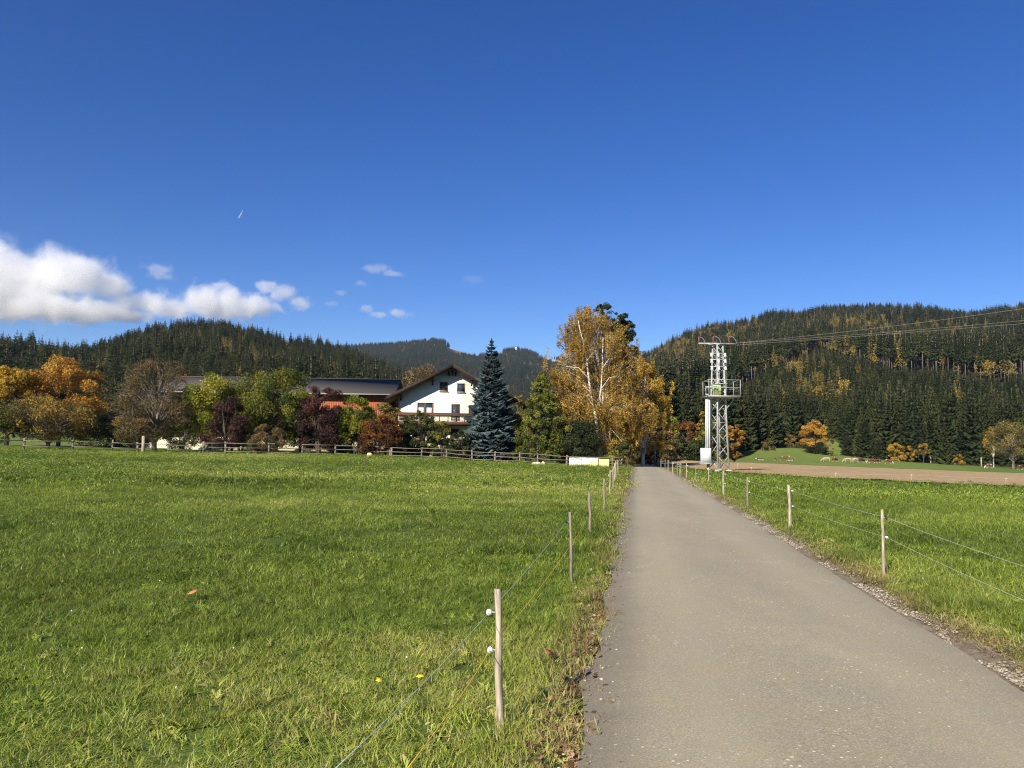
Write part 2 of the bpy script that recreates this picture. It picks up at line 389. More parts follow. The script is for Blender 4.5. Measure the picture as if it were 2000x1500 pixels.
# gravel shoulder on the right
def shoulder_mat():
    m = Mat('shoulder_earth'); p = m.coord('World'); n = m.noise(p, 9, 5); f = m.noise(p, 60, 3)
    c = m.ramp(n, [(.3, (.13, .10, .06)), (.5, (.27, .22, .145)), (.7, (.36, .30, .205))]); c = m.mix(m.ramp(f, [(.4, .5), (.6, 0)]), c, (.07, .05, .03))
    m.color(c).rough(.95).bump(f, .6, .01); return m.m
V = []
for y in ys:
    w = .30 + (float(vnoise(y * .8, 41.7)) - .5) * .2
    for c in (0, .5, 1): V.append((float(road_x(y, 1)) - .03 + c * w, y, 0))
V = np.array(V); V[:, 2] = H(V[:, 0], V[:, 1]) + .012
V[::3, 2] = H(V[::3, 0], V[::3, 1], False) + .006
Q = [(i * 3 + j, i * 3 + j + 1, (i + 1) * 3 + j + 1, (i + 1) * 3 + j) for i in range(len(ys) - 1) for j in range(2)]
tag(link(bpy.data.objects.new('gravel_shoulder', np_mesh('gravel_shoulder', V, np.array(Q), shoulder_mat()))), kind='structure')

# ------------------------------------------------------------------ ploughed field
SOIL_N = [(1262, 906.5), (1300, 911), (1340, 916.5), (1390, 921.5), (1440, 925.5), (1560, 933.5), (1700, 940.5), (1850, 947), (2000, 952.5), (2300, 966)]
SOIL_F = [(1262, 903.5), (1300, 901.5), (1340, 901.5), (1390, 903), (1440, 905), (1560, 910), (1700, 915.5), (1850, 921), (2000, 927), (2300, 938)]
SN = np.array([ground(*p)[:2] for p in SOIL_N]); SF = np.array([ground(*p)[:2] for p in SOIL_F])
SU = np.array([p[0] for p in SOIL_N], float)
def soil_mat():
    m = Mat('ploughed_soil'); p = m.coord('World'); n = m.noise(p, .25, 5); f = m.noise(p, 3.0, 5)
    c = m.ramp(n, [(.3, (.38, .265, .125)), (.7, (.49, .355, .178))]); c = m.mix(m.ramp(f, [(.35, .6), (.6, 0)]), c, (.26, .17, .10))
    m.color(c).rough(1).bump(f, .9, .12); return m.m
nu, nt = 260, 40
V = []
for s in np.linspace(1262, 2300, nu):
    a = np.array([np.interp(s, SU, SN[:, 0]), np.interp(s, SU, SN[:, 1])]); b = np.array([np.interp(s, SU, SF[:, 0]), np.interp(s, SU, SF[:, 1])])
    for t in np.linspace(0, 1, nt): V.append((*(a + (b - a) * t), 0))
V = np.array(V)
V[:, 2] = H(V[:, 0], V[:, 1]) + .12 + (fbm(V[:, 0] * .8, V[:, 1] * .8, 3) - .4) * .12
Q = np.array([(i * nt + j, i * nt + j + 1, (i + 1) * nt + j + 1, (i + 1) * nt + j) for i in range(nu - 1) for j in range(nt - 1)])
tag(link(bpy.data.objects.new('ploughed_field', np_mesh('ploughed_field', V, Q, soil_mat(), smooth=True))), kind='structure')
_poly = np.vstack([SN, SF[::-1]])
def in_soil(x, y):
    ins = np.zeros(len(x), bool); j = len(_poly) - 1
    for i in range(len(_poly)):
        xi, yi = _poly[i]; xj, yj = _poly[j]
        c = ((yi > y) != (yj > y)) & (x < (xj - xi) * (y - yi) / (yj - yi + 1e-12) + xi); ins ^= c; j = i
    return ins

# ================================================================== scatter by geometry nodes (stuff only)
def scatter(name, P, yaw, scale, idx, attrs, variants, tilt=None, zs=None):
    coll = bpy.data.collections.new(name + '_variants')
    for i, me in enumerate(variants):
        coll.objects.link(bpy.data.objects.new('%s_%02d' % (name, i), me))
    me = bpy.data.meshes.new(name); me.vertices.add(len(P)); me.vertices.foreach_set('co', np.asarray(P, np.float32).ravel())
    rot = np.zeros((len(P), 3), np.float32); rot[:, 2] = yaw
    if tilt is not None: rot[:, :2] = tilt
    sc = np.repeat(np.asarray(scale, np.float32)[:, None], 3, 1)
    if zs is not None: sc[:, 2] = zs
    a = me.attributes.new('rot', 'FLOAT_VECTOR', 'POINT'); a.data.foreach_set('vector', rot.ravel())
    a = me.attributes.new('scl', 'FLOAT_VECTOR', 'POINT'); a.data.foreach_set('vector', sc.ravel())
    a = me.attributes.new('idx', 'INT', 'POINT'); a.data.foreach_set('value', np.asarray(idx, np.int32))
    for k, v in attrs.items(): setattr_f(me, k, v)
    ng = bpy.data.node_groups.new(name, 'GeometryNodeTree')
    ng.interface.new_socket('Geometry', in_out='INPUT', socket_type='NodeSocketGeometry'); ng.interface.new_socket('Geometry', in_out='OUTPUT', socket_type='NodeSocketGeometry')
    N = ng.nodes; L = ng.links; gi = N.new('NodeGroupInput'); go = N.new('NodeGroupOutput'); iop = N.new('GeometryNodeInstanceOnPoints'); ci = N.new('GeometryNodeCollectionInfo')
    ci.inputs['Collection'].default_value = coll; ci.inputs['Separate Children'].default_value = True; ci.inputs['Reset Children'].default_value = True
    def na(nm, t):
        n = N.new('GeometryNodeInputNamedAttribute'); n.data_type = t; n.inputs['Name'].default_value = nm; return n.outputs['Attribute']
    L.new(gi.outputs[0], iop.inputs['Points']); L.new(ci.outputs[0], iop.inputs['Instance']); iop.inputs['Pick Instance'].default_value = True
    L.new(na('idx', 'INT'), iop.inputs['Instance Index']); L.new(na('scl', 'FLOAT_VECTOR'), iop.inputs['Scale'])
    e2r = N.new('FunctionNodeEulerToRotation'); L.new(na('rot', 'FLOAT_VECTOR'), e2r.inputs[0]); L.new(e2r.outputs[0], iop.inputs['Rotation'])
    L.new(iop.outputs[0], go.inputs[0])
    o = link(bpy.data.objects.new(name, me)); md = o.modifiers.new('scatter', 'NODES'); md.node_group = ng
    return o

# ------------------------------------------------------------------ grass
def grass_mat():
    m = Mat('grass_blades'); t = m.attr('tint', 'INSTANCER'); l = m.attr('lum', 'INSTANCER'); b = m.attr('tint')
    t2 = m.math('ADD', t, m.math('MULTIPLY', m.math('SUBTRACT', b, .5), .42), clamp=True)
    c = m.ramp(t2, [(0, (.092, .158, .016)), (.25, (.205, .288, .033)), (.45, (.315, .36, .058)), (.62, (.39, .35, .12)), (.8, (.36, .26, .12)), (1, (.18, .105, .055))])
    c = m.mix(1.0, c, m.ramp(l, [(0, .55), (1, 1.4)]), 'MULTIPLY')
    m.color(c).rough(.45).translucent(c, .32); m.b.inputs['Specular IOR Level'].default_value = .35
    return m.m
GRASS = grass_mat()
def clump(seed, n, rad, hgt, wid, lean=.55, broad=False, seg=2):
    g = np.random.RandomState(seed); V = []; Fq = []; T = []
    for k in range(n):
        lean_ = lean; a = g.rand() * 6.283; rr_ = rad * math.sqrt(g.rand()); x0, y0 = rr_ * math.cos(a), rr_ * math.sin(a)
        h = hgt * g.uniform(.45, 1.15); d = g.rand() * 6.283; ln = h * lean_ * g.uniform(.3, 2.4); w = wid * g.uniform(.7, 1.3)
        if broad and k % 4 == 0: w *= 3; h *= .55
        px, py = -math.sin(d) * w / 2, math.cos(d) * w / 2; i = len(V); t = g.rand()
        for s in range(seg + 1):
            f = s / (seg + .0); ww = (1 - f ** 1.6 * .98) if not broad else math.sin(math.pi * (.15 + .8 * f)); zz = h * (f - .22 * f * f * (ln / h)); q = ln * f ** 1.8
            cx, cy_ = x0 + math.cos(d) * q, y0 + math.sin(d) * q
            V += [(cx - px * ww, cy_ - py * ww, zz - .01), (cx + px * ww, cy_ + py * ww, zz - .01)]; T += [t, t]
        for s in range(seg): Fq.append((i + 2 * s, i + 2 * s + 1, i + 2 * s + 3, i + 2 * s + 2))
    return np_mesh('tuft', np.array(V), np.array(Fq), GRASS, tint=np.array(T))
NEAR = [clump(10 + i, 60, .13, .09, .0044, .6, seg=3) for i in range(5)] + [clump(30, 60, .10, .17, .005, .7, seg=3), clump(31, 30, .12, .06, .009, .8, broad=True, seg=3)]
MID = [clump(40 + i, 60, .26, .10, .0085, .6) for i in range(4)] + [clump(48, 40, .22, .17, .011, .65)]
FAR = [clump(50 + i, 40, .55, .13, .030, .55) for i in range(4)] + [clump(58, 40, .5, .18, .028, .6)]
def grass_points(r0, r1, dens, seed, a0=-44, a1=44):
    g = np.random.RandomState(seed); area = (r1 * r1 - r0 * r0) / 2 * R(a1 - a0); n = int(area * dens)
    r = np.sqrt(g.uniform(r0 * r0, r1 * r1, n)); a = np.radians(g.uniform(a0, a1, n)); return r * np.sin(a), r * np.cos(a), g
def grass_zone(name, r0, r1, dens, variants, seed, label, side, base_idx, tall_idx):
    x, y, g = grass_points(r0, r1, dens, seed)
    offl = road_x(y, 0) - x; offr = x - road_x(y, 1)
    edge_l = (vnoise(y * 1.4, x * 0 + 9.1) - .5) * .30 + (vnoise(y * 5, x * 0 + 4.1) - .5) * .14
    k = (offl > -.02 + edge_l * .5) if side < 0 else (offr > .03 + vnoise(y * 1.2, x * 0 + 2) * .22 + .16 * g.rand(len(x)))
    k &= ~in_soil(x, y)
    rr_ = np.hypot(x, y); k &= g.rand(len(x)) < np.minimum(sstep(r0 * .999, r0 * 1.35, rr_) if r0 > 3 else 1, sstep(r1, r1 * .68, rr_))
    x, y = x[k], y[k]; off = (offl if side < 0 else offr)[k]
    n1 = .6 * fbm(x / 1.5 + 11, y / 1.2 + 5, 3) + .4 * fbm(x / 5 + 3, y / 4 + 8, 2); n2 = fbm(x / 9 + 1, y / 5 + 7, 3); n3 = vnoise(x / .5, y / .35)
    tall = sstep(.48, .60, n1)
    dry = sstep(.42, .62, n2) * .20 + (n3 - .5) * .16 + sstep(.55, .75, fbm(x / 1.1 + 40, y / .8, 2)) * .22
    if side < 0:
        tint = .235 + dry * .95 - tall * .13 + .17 * sstep(.45, .10, off + (n3 - .5) * .5) + .02 * sstep(2.5, .6, off) + (g.rand(len(x)) < .02) * .3
        brown = sstep(.30, 0.0, off + (vnoise(y * 1.5, x * 0) - .5) * .5); tint = tint + brown * .5 * g.rand(len(x))
        hs = (.46 + .26 * tall + .25 * n3) * (1 - .4 * sstep(30, 45, np.hypot(x, y))) + .25 * sstep(.9, .3, off) - .35 * sstep(.16, 0, off)
    else:
        tint = .21 + dry * .55 - tall * .1 + .45 * sstep(.75, .15, off + (n3 - .5) * .5) + .1 * sstep(2, .6, off)
        hs = (.55 + .2 * tall + .3 * n3) * (1 - .45 * sstep(36, 48, np.hypot(x, y))) - .4 * sstep(.5, .1, off)
    lum = np.clip(.5 + (g.rand(len(x)) - .5) * .7 + (n2 - .45) * .9 - tall * .34, 0, 1)
    sc = g.uniform(.8, 1.2, len(x)); idx = np.array(base_idx)[g.randint(0, len(base_idx), len(x))]
    idx = np.where((tall > .6) & (g.rand(len(x)) < .5), tall_idx, idx)
    P = np.stack([x, y, H(x, y)], 1)
    tl = (g.rand(len(x), 2) - .5) * .9
    o = scatter(name, P, g.rand(len(x)) * 6.283, sc, idx, {'tint': np.clip(tint, 0, 1), 'lum': lum}, variants, tilt=tl, zs=sc * hs)
    return tag(o, label, 'grass', kind='stuff')
grass_zone('meadow_grass', 2.2, 14, 140, NEAR, 1, 'green pasture grass in the left foreground', -1, [0, 1, 2, 3, 4, 6, 0, 1], 5)
grass_zone('meadow_grass', 8.5, 40, 36, MID, 2, 'green pasture grass in the middle of the left meadow', -1, [0, 1, 2, 3], 4)
grass_zone('meadow_grass', 24, 95, 8.5, FAR, 3, 'green pasture grass on the far part of the left meadow', -1, [0, 1, 2, 3], 4)
grass_zone('field_grass', 2.2, 15, 125, NEAR, 4, 'lush green grass just right of the road', 1, [0, 1, 2, 3, 4, 6], 5)
grass_zone('field_grass', 9, 42, 32, MID, 5, 'lush green grass of the right field', 1, [0, 1, 2, 3], 4)
grass_zone('field_grass', 26, 78, 8.5, FAR, 6, 'lush green grass up to the ploughed strip', 1, [0, 1, 2, 3], 4)
# loose stones of the shoulder
def stone(seed):
    bm = bmesh.new(); bmesh.ops.create_icosphere(bm, subdivisions=1, radius=1); g = random.Random(seed)
    for v in bm.verts: v.co *= g.uniform(.7, 1.15); v.co.z *= .6
    me = bpy.data.meshes.new('stone'); bm.to_mesh(me); bm.free(); me.materials.append(STONE); return me
_m = Mat('pale_gravel'); _m.color(_m.ramp(_m.attr('tint', 'INSTANCER'), [(0, (.16, .13, .1)), (.5, (.30, .255, .19)), (1, (.52, .47, .38))])).rough(.9); STONE = _m.m
g = np.random.RandomState(77); n = 15000
y = 3 + 45 * g.rand(n) ** 2.0; off = np.abs(g.normal(.0, .13, n)) + .02; off = np.where(g.rand(n) < .06, g.uniform(-.5, .6, n), off)
keep = vnoise(y * 1.7, off * 3) > .38; y, off = y[keep], off[keep]
x = road_x(y, 1) + off; n = len(x)
P = np.stack([x, y, np.maximum(H(x, y), H(x, y, False) - .01) + .022], 1)
tag(scatter('gravel', P, g.rand(n) * 6.28, (.004 + .011 * g.rand(n) ** 2), g.randint(0, 4, n), {'tint': g.rand(n)}, [stone(i) for i in range(4)]), 'pale loose gravel along the right edge of the road', 'gravel', kind='stuff')
n = 700; y = 3.2 + 30 * g.rand(n) ** 1.6; off = g.normal(.0, .10, n); x = road_x(y, 0) + off; k = vnoise(y * 1.3, x * 0 + 55) > .5; x, y = x[k], y[k]; n = len(x)
P = np.stack([x, y, H(x, y, False) + .02], 1)
tag(scatter('gravel', P, g.rand(n) * 6.28, (.005 + .012 * g.rand(n) ** 2), g.randint(0, 4, n), {'tint': g.rand(n)}, [stone(i) for i in range(4)]), 'scattered pebbles along the left edge of the road', 'gravel', kind='stuff')

# ================================================================== CONIFERS AND THE HILLSIDE WOODS
BARK_G = simple('grey_bark', (.22, .185, .15), .9, .35, 8, bump=.4)
BARK_D = simple('dark_bark', (.085, .065, .05), .9, .3, 8, bump=.4)
def conifer(seed, Hh, Rr, whorls, per, base=.08, droop=.28, side=2, width=.3, ragged=.25, tr=.16, pw=.85):
    """crown quads (verts, faces, tint) and trunk builder"""
    g = np.random.RandomState(seed); V = []; T = []
    z0 = Hh * base
    for w in range(whorls):
        f = (w + g.uniform(-.3, .3)) / whorls; f = min(max(f, 0), .985)
        z = z0 + (Hh - z0) * f; L0 = Rr * ((1 - f) ** pw) + .02 * Rr
        if f < .12: L0 *= .75 + f * 2
        rot = g.rand() * 6.28
        for b in range(per):
            if g.rand() < .08: continue
            a = rot + 6.283 * b / per + g.uniform(-.3, .3); L = L0 * g.uniform(1 - ragged, 1 + ragged * .6)
            d = np.array([math.cos(a), math.sin(a), 0]); sd = np.array([-math.sin(a), math.cos(a), 0]); dr = droop * (1 - .8 * f) * g.uniform(.6, 1.3); t = g.rand()
            def pt(s): return np.array([0, 0, z]) + d * L * s + np.array([0, 0, L * (-dr * s + .12 * s * s + .25 * f * s)])
            def kite(p0, p1, wd, sag):
                mid = p0 * .45 + p1 * .55; sv = np.cross(p1 - p0, [0, 0, 1]); n_ = np.linalg.norm(sv); sv = sv / n_ if n_ > 1e-6 else sd
                sag = sag + wd * 1.1
                V.extend([p0, mid + sv * wd - np.array([0, 0, sag]), p1, mid - sv * wd - np.array([0, 0, sag])]); tt = min(1, max(0, t + g.uniform(-.25, .25))); T.extend([tt] * 4)
            kite(pt(0.05), pt(1.0), L * width * .5, L * .10)
            for s_ in range(side):
                s = .25 + .6 * (s_ + g.rand() * .6) / side
                for sg in (-1, 1):
                    l2 = L * (1.05 - s) * g.uniform(.5, .85); p0 = pt(s); p1 = p0 + (d * .55 + sd * sg * .8) * l2 + np.array([0, 0, -l2 * dr * g.uniform(.6, 1.6)])
                    kite(p0, p1, l2 * width * .55, l2 * .12)
    tip = np.array([0, 0, Hh]);
    for b in range(3):
        a = b * 2.1; V.extend([tip * .93, tip * .965 + np.array([math.cos(a), math.sin(a), 0]) * Rr * .06, tip * 1.01, tip * .965 - np.array([math.cos(a), math.sin(a), 0]) * Rr * .06]); T.extend([.6] * 4)
    V = np.array(V); q4 = np.arange(len(V)).reshape(-1, 4); Q = np.vstack([q4[:, [0, 1, 2]], q4[:, [0, 2, 3]]])
    tb = MB().tube([(0, 0, -.6), (0, 0, Hh * .5), (0, 0, Hh * .97)], [tr, tr * .62, .015], 6)
    return V, Q, np.array(T), tb
def needle_mat(name, stops):
    m = Mat(name); t = m.attr('hue', 'INSTANCER'); b = m.attr('tint')
    c = m.ramp(t, stops); c = m.mix(1.0, c, m.ramp(b, [(0, .6), (1, 1.35)]), 'MULTIPLY')
    m.color(c).rough(.6).translucent(c, .15); m.b.inputs['Specular IOR Level'].default_value = .2; return m.m
NEEDLE = needle_mat('conifer_needles', [(0, (.026, .039, .016)), (.3, (.050, .064, .021)), (.5, (.092, .095, .030)), (.60, (.20, .165, .044)), (.8, (.31, .225, .055)), (1.0, (.42, .29, .05))])
def forest_mesh(name, V, Q, T, tb, bark):
    n = len(V); tv = np.array(tb.v); faces = [tuple(q_) for q_ in Q] + [tuple(i + n for i in f) for f in tb.f]
    return np_mesh(name, np.vstack([V, tv]), faces, [NEEDLE, bark], tint=np.concatenate([T, np.full(len(tv), .5)]), midx=[0] * len(Q) + [1] * len(tb.f))
# unit height 10 m, scaled when planted
FV = []
for i in range(5): FV.append(forest_mesh('spruce', *conifer(100 + i, 10, 1.75 + .12 * i, 20, 8, .04, .4, 2, .6, .3, .08), BARK_D))            # 0-4 full spruces
for i in range(3): FV.append(forest_mesh('tall_spruce', *conifer(120 + i, 10, 1.35 + .1 * i, 16, 7, .36 + .07 * i, .4, 2, .6, .3, .11), BARK_G))  # 5-7 bare lower trunk
for i in range(3): FV.append(forest_mesh('larch', *conifer(140 + i, 10, 1.6 + .15 * i, 18, 7, .12, .15, 2, .5, .4, .10), BARK_G))              # 8-10 larches
# 11-12 rounded broadleaf crowns
def leaf_quads(C, size, g, bias=None, asp=.6):
    n = len(C); N_ = g.normal(size=(n, 3)); N_ /= np.linalg.norm(N_, axis=1)[:, None]
    if bias is not None: N_ = N_ + bias; N_ /= np.linalg.norm(N_, axis=1)[:, None] + 1e-9
    t = np.cross(N_, g.normal(size=(n, 3))); t /= np.linalg.norm(t, axis=1)[:, None] + 1e-9; b = np.cross(N_, t)
    s = np.asarray(size).reshape(-1, 1) * np.ones((n, 1))
    V = np.stack([C - t * s * .5, C + b * s * .5 * asp + N_ * s * .12, C + t * s * .5, C - b * s * .5 * asp + N_ * s * .12], 1).reshape(-1, 3)
    return V, np.arange(4 * n).reshape(-1, 4)
for i in range(2):
    g = np.random.RandomState(160 + i); C = []
    for k in range(22):
        d = g.normal(size=3); d /= np.linalg.norm(d); c = np.array([0, 0, 6]) + d * np.array([2.2, 2.2, 3.0]) * g.uniform(.5, 1); C.append(c + g.normal(size=(26, 3)) * .62)
    C = np.vstack(C); V, Q = leaf_quads(C, g.uniform(.4, .75, len(C)), g)
    tb = MB().tube([(0, 0, -.5), (.1, 0, 4), (0, 0, 8)], [.16, .1, .02], 6)
    FV.append(forest_mesh('broadleaf', V, Q, np.repeat(g.rand(len(C)), 4), tb, BARK_G))
# ---- planting
def plant(r0, r1, u0, u1, spacing, seed, jitter=True):
    g = np.random.RandomState(seed); a0, a1 = az_u(u0), az_u(u1); area = (r1 * r1 - r0 * r0) / 2 * (a1 - a0); n = int(area / spacing ** 2)
    r = np.sqrt(g.uniform(r0 * r0, r1 * r1, n)); a = g.uniform(a0, a1, n); return r * np.sin(a), r * np.cos(a), g
trees = []                           # x, y, height, variant, hue, yaw, wood
def stand_edge(u): return np.interp(u, [1200, 1280, 1330, 1400, 1470, 1530, 1600, 1650, 1750, 1850, 1960, 2030, 2400], [255, 300, 360, 440, 520, 640, 800, 690, 560, 600, 520, 600, 620])
GOLD_R = [(1330, 705, 65, 45, .72), (1400, 660, 60, 32, .62), (1290, 690, 35, 35, .65), (1450, 640, 45, 22, .55), (1500, 690, 60, 30, .35), (1800, 650, 140, 45, .36), (1600, 640, 80, 25, .4), (1665, 640, 60, 22, .75), (1720, 650, 25, 22, .8), (1760, 655, 70, 20, .45), (1570, 715, 45, 18, .7), (1580, 750, 40, 18, .8), (1625, 755, 35, 22, .7),
          (1530, 760, 14, 14, .9), (1755, 690, 14, 40, .6), (1865, 640, 60, 20, .35), (1850, 660, 18, 12, .7), (1920, 610, 80, 16, .35), (1800, 612, 40, 12, .35), (1950, 775, 14, 8, .8), (1760, 760, 12, 12, .7), (1870, 765, 12, 10, .8), (1985, 600, 20, 20, .7)]
GOLD_L = [(20, 690, 40, 25, .5), (60, 700, 40, 25, .5), (120, 715, 30, 20, .5), (170, 740, 25, 30, .5), (205, 760, 30, 40, .35), (330, 650, 16, 16, .6), (380, 660, 14, 14, .6), (440, 690, 12, 25, .9), (470, 662, 9, 12, .8), (480, 705, 12, 12, .7), (500, 710, 18, 12, .8), (545, 705, 14, 12, .8), (560, 675, 5, 8, .9), (395, 700, 12, 12, .5), (635, 735, 30, 10, .6), (690, 705, 8, 12, .7)]
def gold(u, v, blobs, base, g):
    p = np.full(len(u), base)
    for (cu, cv, ru, rv, k) in blobs: p = np.maximum(p, k * sstep(1.25, .75, np.hypot((u - cu) / ru, (v - cv) / rv)))
    return g.rand(len(u)) < p
def woods(x, y, g, blobs, base, side):
    k = knoll(x, y) > 0
    x, y = x[k], y[k]; z = H(x, y, False); r = np.hypot(x, y); n = len(x)
    u, v = project(np.stack([x, y, z + 8], 1))
    a_, s_ = alp_mask(u, v, r); k = a_ < .3
    x, y, z, r, u, v = [q_[k] for q_ in (x, y, z, r, u, v)]; n = len(x)
    G = gold(u, v, blobs, base, g) & (r > 320)
    var = g.randint(0, 5, n); hue = np.clip(.22 + (g.rand(n) - .5) * .38 + (fbm(x / 70, y / 70, 3) - .45) * .6, 0, .5)
    h = g.uniform(13, 26, n) * (.7 + .6 * vnoise(x / 60, y / 60))
    if side == 'R':
        e = stand_edge(u); young = (r < e) & (r > 262); tallf = (r >= e) & (r < e + 70 + .1 * e)
        h = np.where(young, np.minimum(g.uniform(8, 17, n), 2 + np.maximum(0, e - r - 28) * .15 + g.rand(n) * 2.5), h)
        h = np.where((r < 300), g.uniform(11, 24, n), h)
        h = np.where(tallf, g.uniform(22, 29, n), h); var = np.where(tallf, g.randint(5, 8, n), var)
        rnd = (vnoise(x / 45 + 8, y / 45 + 2) > .62) & (r > e); var = np.where(rnd, g.randint(5, 8, n), var)
    elif side == 'L':
        tl = (vnoise(x / 50 + 8, y / 50 + 2) > .55); var = np.where(tl, g.randint(5, 8, n), var); h = np.where(tl, h * 1.15, h)
        h = np.where(r < 260, g.uniform(12, 20, n), h) * .74
    else:
        h = g.uniform(14, 24, n)
    var = np.where(G, np.where(g.rand(n) < .75, g.randint(8, 11, n), g.randint(11, 13, n)), var)
    hue = np.where(G, np.where(var >= 11, g.uniform(.7, .95, n), g.uniform(.58, .84, n)), hue)
    h = np.where(G, h * g.uniform(.7, .95, n), h); h = np.where(var >= 11, np.minimum(h * .8, 14), h)
    for i in range(n): trees.append((x[i], y[i], z[i], h[i], int(var[i]), float(hue[i]), g.rand() * 6.28, side))
x, y, g = plant(150, 480, 1215, 2300, 4.6, 1); woods(x, y, g, GOLD_R, .03, 'R')
x, y, g = plant(480, 1720, 1080, 2250, 7.4, 2); woods(x, y, g, GOLD_R, .19, 'R')
x, y, g = plant(165, 480, -300, 1215, 5.6, 3); woods(x, y, g, GOLD_L, .07, 'L')
x, y, g = plant(480, 930, -300, 1100, 5.4, 4); woods(x, y, g, GOLD_L, .05, 'L')
x, y, g = plant(930, 2000, 520, 1260, 10, 5); woods(x, y, g, [], .05, 'M')
x, y, g = plant(2000, 3450, 520, 1260, 11.5, 6); woods(x, y, g, [], .04, 'M')
TA = np.array([t[:7] for t in trees], float); SIDE = np.array([t[7] for t in trees])
# which trees show, and how large: front to back over columns of the picture
D = np.hypot(TA[:, 0], TA[:, 1]); TU, TV = project(TA[:, :3] + np.array([0, 0, 1]) * TA[:, 3:4]); TP = TA[:, 3] * F / D
cover = np.full(260, 2000.0); show = np.zeros(len(TA))
for i in np.argsort(D):
    if not (-20 < TU[i] < 2020): continue
    c = int((TU[i] + 20) / 8); vis = cover[c] - TV[i]
    if vis > 0:
        show[i] = min(vis, TP[i]) * min(TP[i] * .25, 25); wd = max(0, int(TP[i] * .10 / 8)); cover[max(0, c - wd):c + wd + 1] = np.minimum(cover[max(0, c - wd):c + wd + 1], TV[i] + TP[i] * .18)
RANK = np.argsort(-show)
INDIV = set()
cnt = {'R': 0, 'L': 0, 'G': 0}
for i in RANK:
    s = SIDE[i]
    if s == 'M': continue
    kk = 'G' if TA[i, 4] >= 8 else s
    if cnt[kk] < {'R': 190, 'L': 100, 'G': 100}[kk]: cnt[kk] += 1; INDIV.add(int(i))
    if all(cnt[k_] >= m_ for k_, m_ in {'R': 190, 'L': 100, 'G': 100}.items()): break
for s, nm, lab in (('R', 'hillside_wood', 'dense dark spruce wood with golden larches covering the right hill'), ('L', 'hillside_wood', 'dark spruce wood on the low hill behind the barn and garden'), ('M', 'hillside_wood', 'bluish dark wood covering the distant mountain in the middle')):
    k = np.array([i for i in range(len(TA)) if SIDE[i] == s and i not in INDIV])
    gg = np.random.RandomState(9); wob = gg.uniform(.85, 1.3, len(k))
    tag(scatter(nm, TA[k, :3], TA[k, 6], TA[k, 3] / 10 * wob, TA[k, 4], {'hue': TA[k, 5]}, FV, zs=TA[k, 3] / 10), lab, 'wood', kind='stuff')
for i in sorted(INDIV):
    x, y, z, h, v, hue, yaw, s = trees[i]
    kindn = 'spruce_tree' if v < 8 else ('larch_tree' if v < 11 else 'broadleaf_tree')
    o = link(bpy.data.objects.new(kindn, FV[v])); o.location = (x, y, z); o.rotation_euler = (0, 0, yaw); o.scale = (h / 10 * 1.05, h / 10 * 1.05, h / 10); o['hue'] = hue
    hill = 'right hillside' if s == 'R' else 'low hill behind the barn'
    if v < 5: lab = 'dark green spruce, branched to the ground, in the %s wood' % hill
    elif v < 8: lab = 'tall dark spruce with bare lower trunk in the %s wood' % hill
    elif v < 11: lab = 'golden autumn larch among the dark spruces of the %s' % hill
    else: lab = 'round yellow broadleaf tree among the spruces of the %s' % hill
    tag(o, lab, 'tree', lab.split(' in the ')[0].split(' among ')[0] + ' of the ' + hill)

# ================================================================== GARDEN AND ROADSIDE TREES
def pal(name, a, b, c, d, trans=.3): return foliage(name, [(0, a), (.35, b), (.7, c), (1, d)], trans)
LF = {
 'yellow': pal('leaf_yellow', (.16, .11, .02), (.36, .23, .03), (.52, .33, .04), (.60, .40, .06)),
 'orange': pal('leaf_orange', (.17, .085, .025), (.37, .185, .035), (.52, .28, .045), (.60, .38, .065)),
 'olive': pal('leaf_olive_brown', (.06, .062, .018), (.14, .115, .032), (.26, .18, .045), (.44, .27, .055)),
 'brown': pal('leaf_brown', (.06, .06, .022), (.13, .10, .042), (.22, .145, .065), (.33, .20, .085)),
 'yellowgreen': pal('leaf_yellow_green', (.07, .10, .015), (.16, .19, .02), (.28, .27, .03), (.44, .36, .04)),
 'green': pal('leaf_green', (.035, .055, .012), (.09, .115, .02), (.18, .185, .028), (.32, .28, .04)),
 'purple': pal('leaf_purple', (.024, .013, .013), (.05, .022, .021), (.085, .036, .030), (.14, .06, .04), .2),
 'darkred': pal('leaf_dark_red', (.022, .012, .011), (.05, .022, .020), (.085, .034, .028), (.14, .055, .04), .2),
 'shrub': pal('leaf_shrub', (.025, .035, .012), (.06, .075, .022), (.11, .12, .035), (.18, .17, .05)),
 'rust': pal('leaf_rust', (.06, .03, .012), (.14, .06, .02), (.25, .10, .025), (.34, .17, .04)),
 'birch': pal('leaf_birch_gold', (.18, .115, .035), (.37, .24, .058), (.52, .345, .078), (.64, .46, .12), .4),
 'birchy': pal('leaf_birch_yellow', (.22, .14, .025), (.44, .28, .04), (.58, .38, .045), (.66, .47, .08)),
 'thuja': pal('leaf_thuja', (.04, .055, .012), (.11, .13, .022), (.20, .21, .033), (.29, .27, .05), .15),
 'yew': pal('leaf_yew', (.010, .016, .008), (.022, .032, .013), (.04, .05, .018), (.07, .08, .028), .12),
 'pine': pal('leaf_pine', (.012, .022, .010), (.028, .045, .016), (.05, .07, .024), (.09, .11, .04), .12),
 'blue': pal('needle_blue', (.020, .035, .034), (.045, .075, .075), (.085, .125, .125), (.15, .20, .20), .12),
 'willow': pal('leaf_willow', (.08, .07, .02), (.17, .14, .04), (.27, .21, .06), (.36, .28, .08)),
}
TREES_TOTAL = [0]
BIRCH_BARK = None
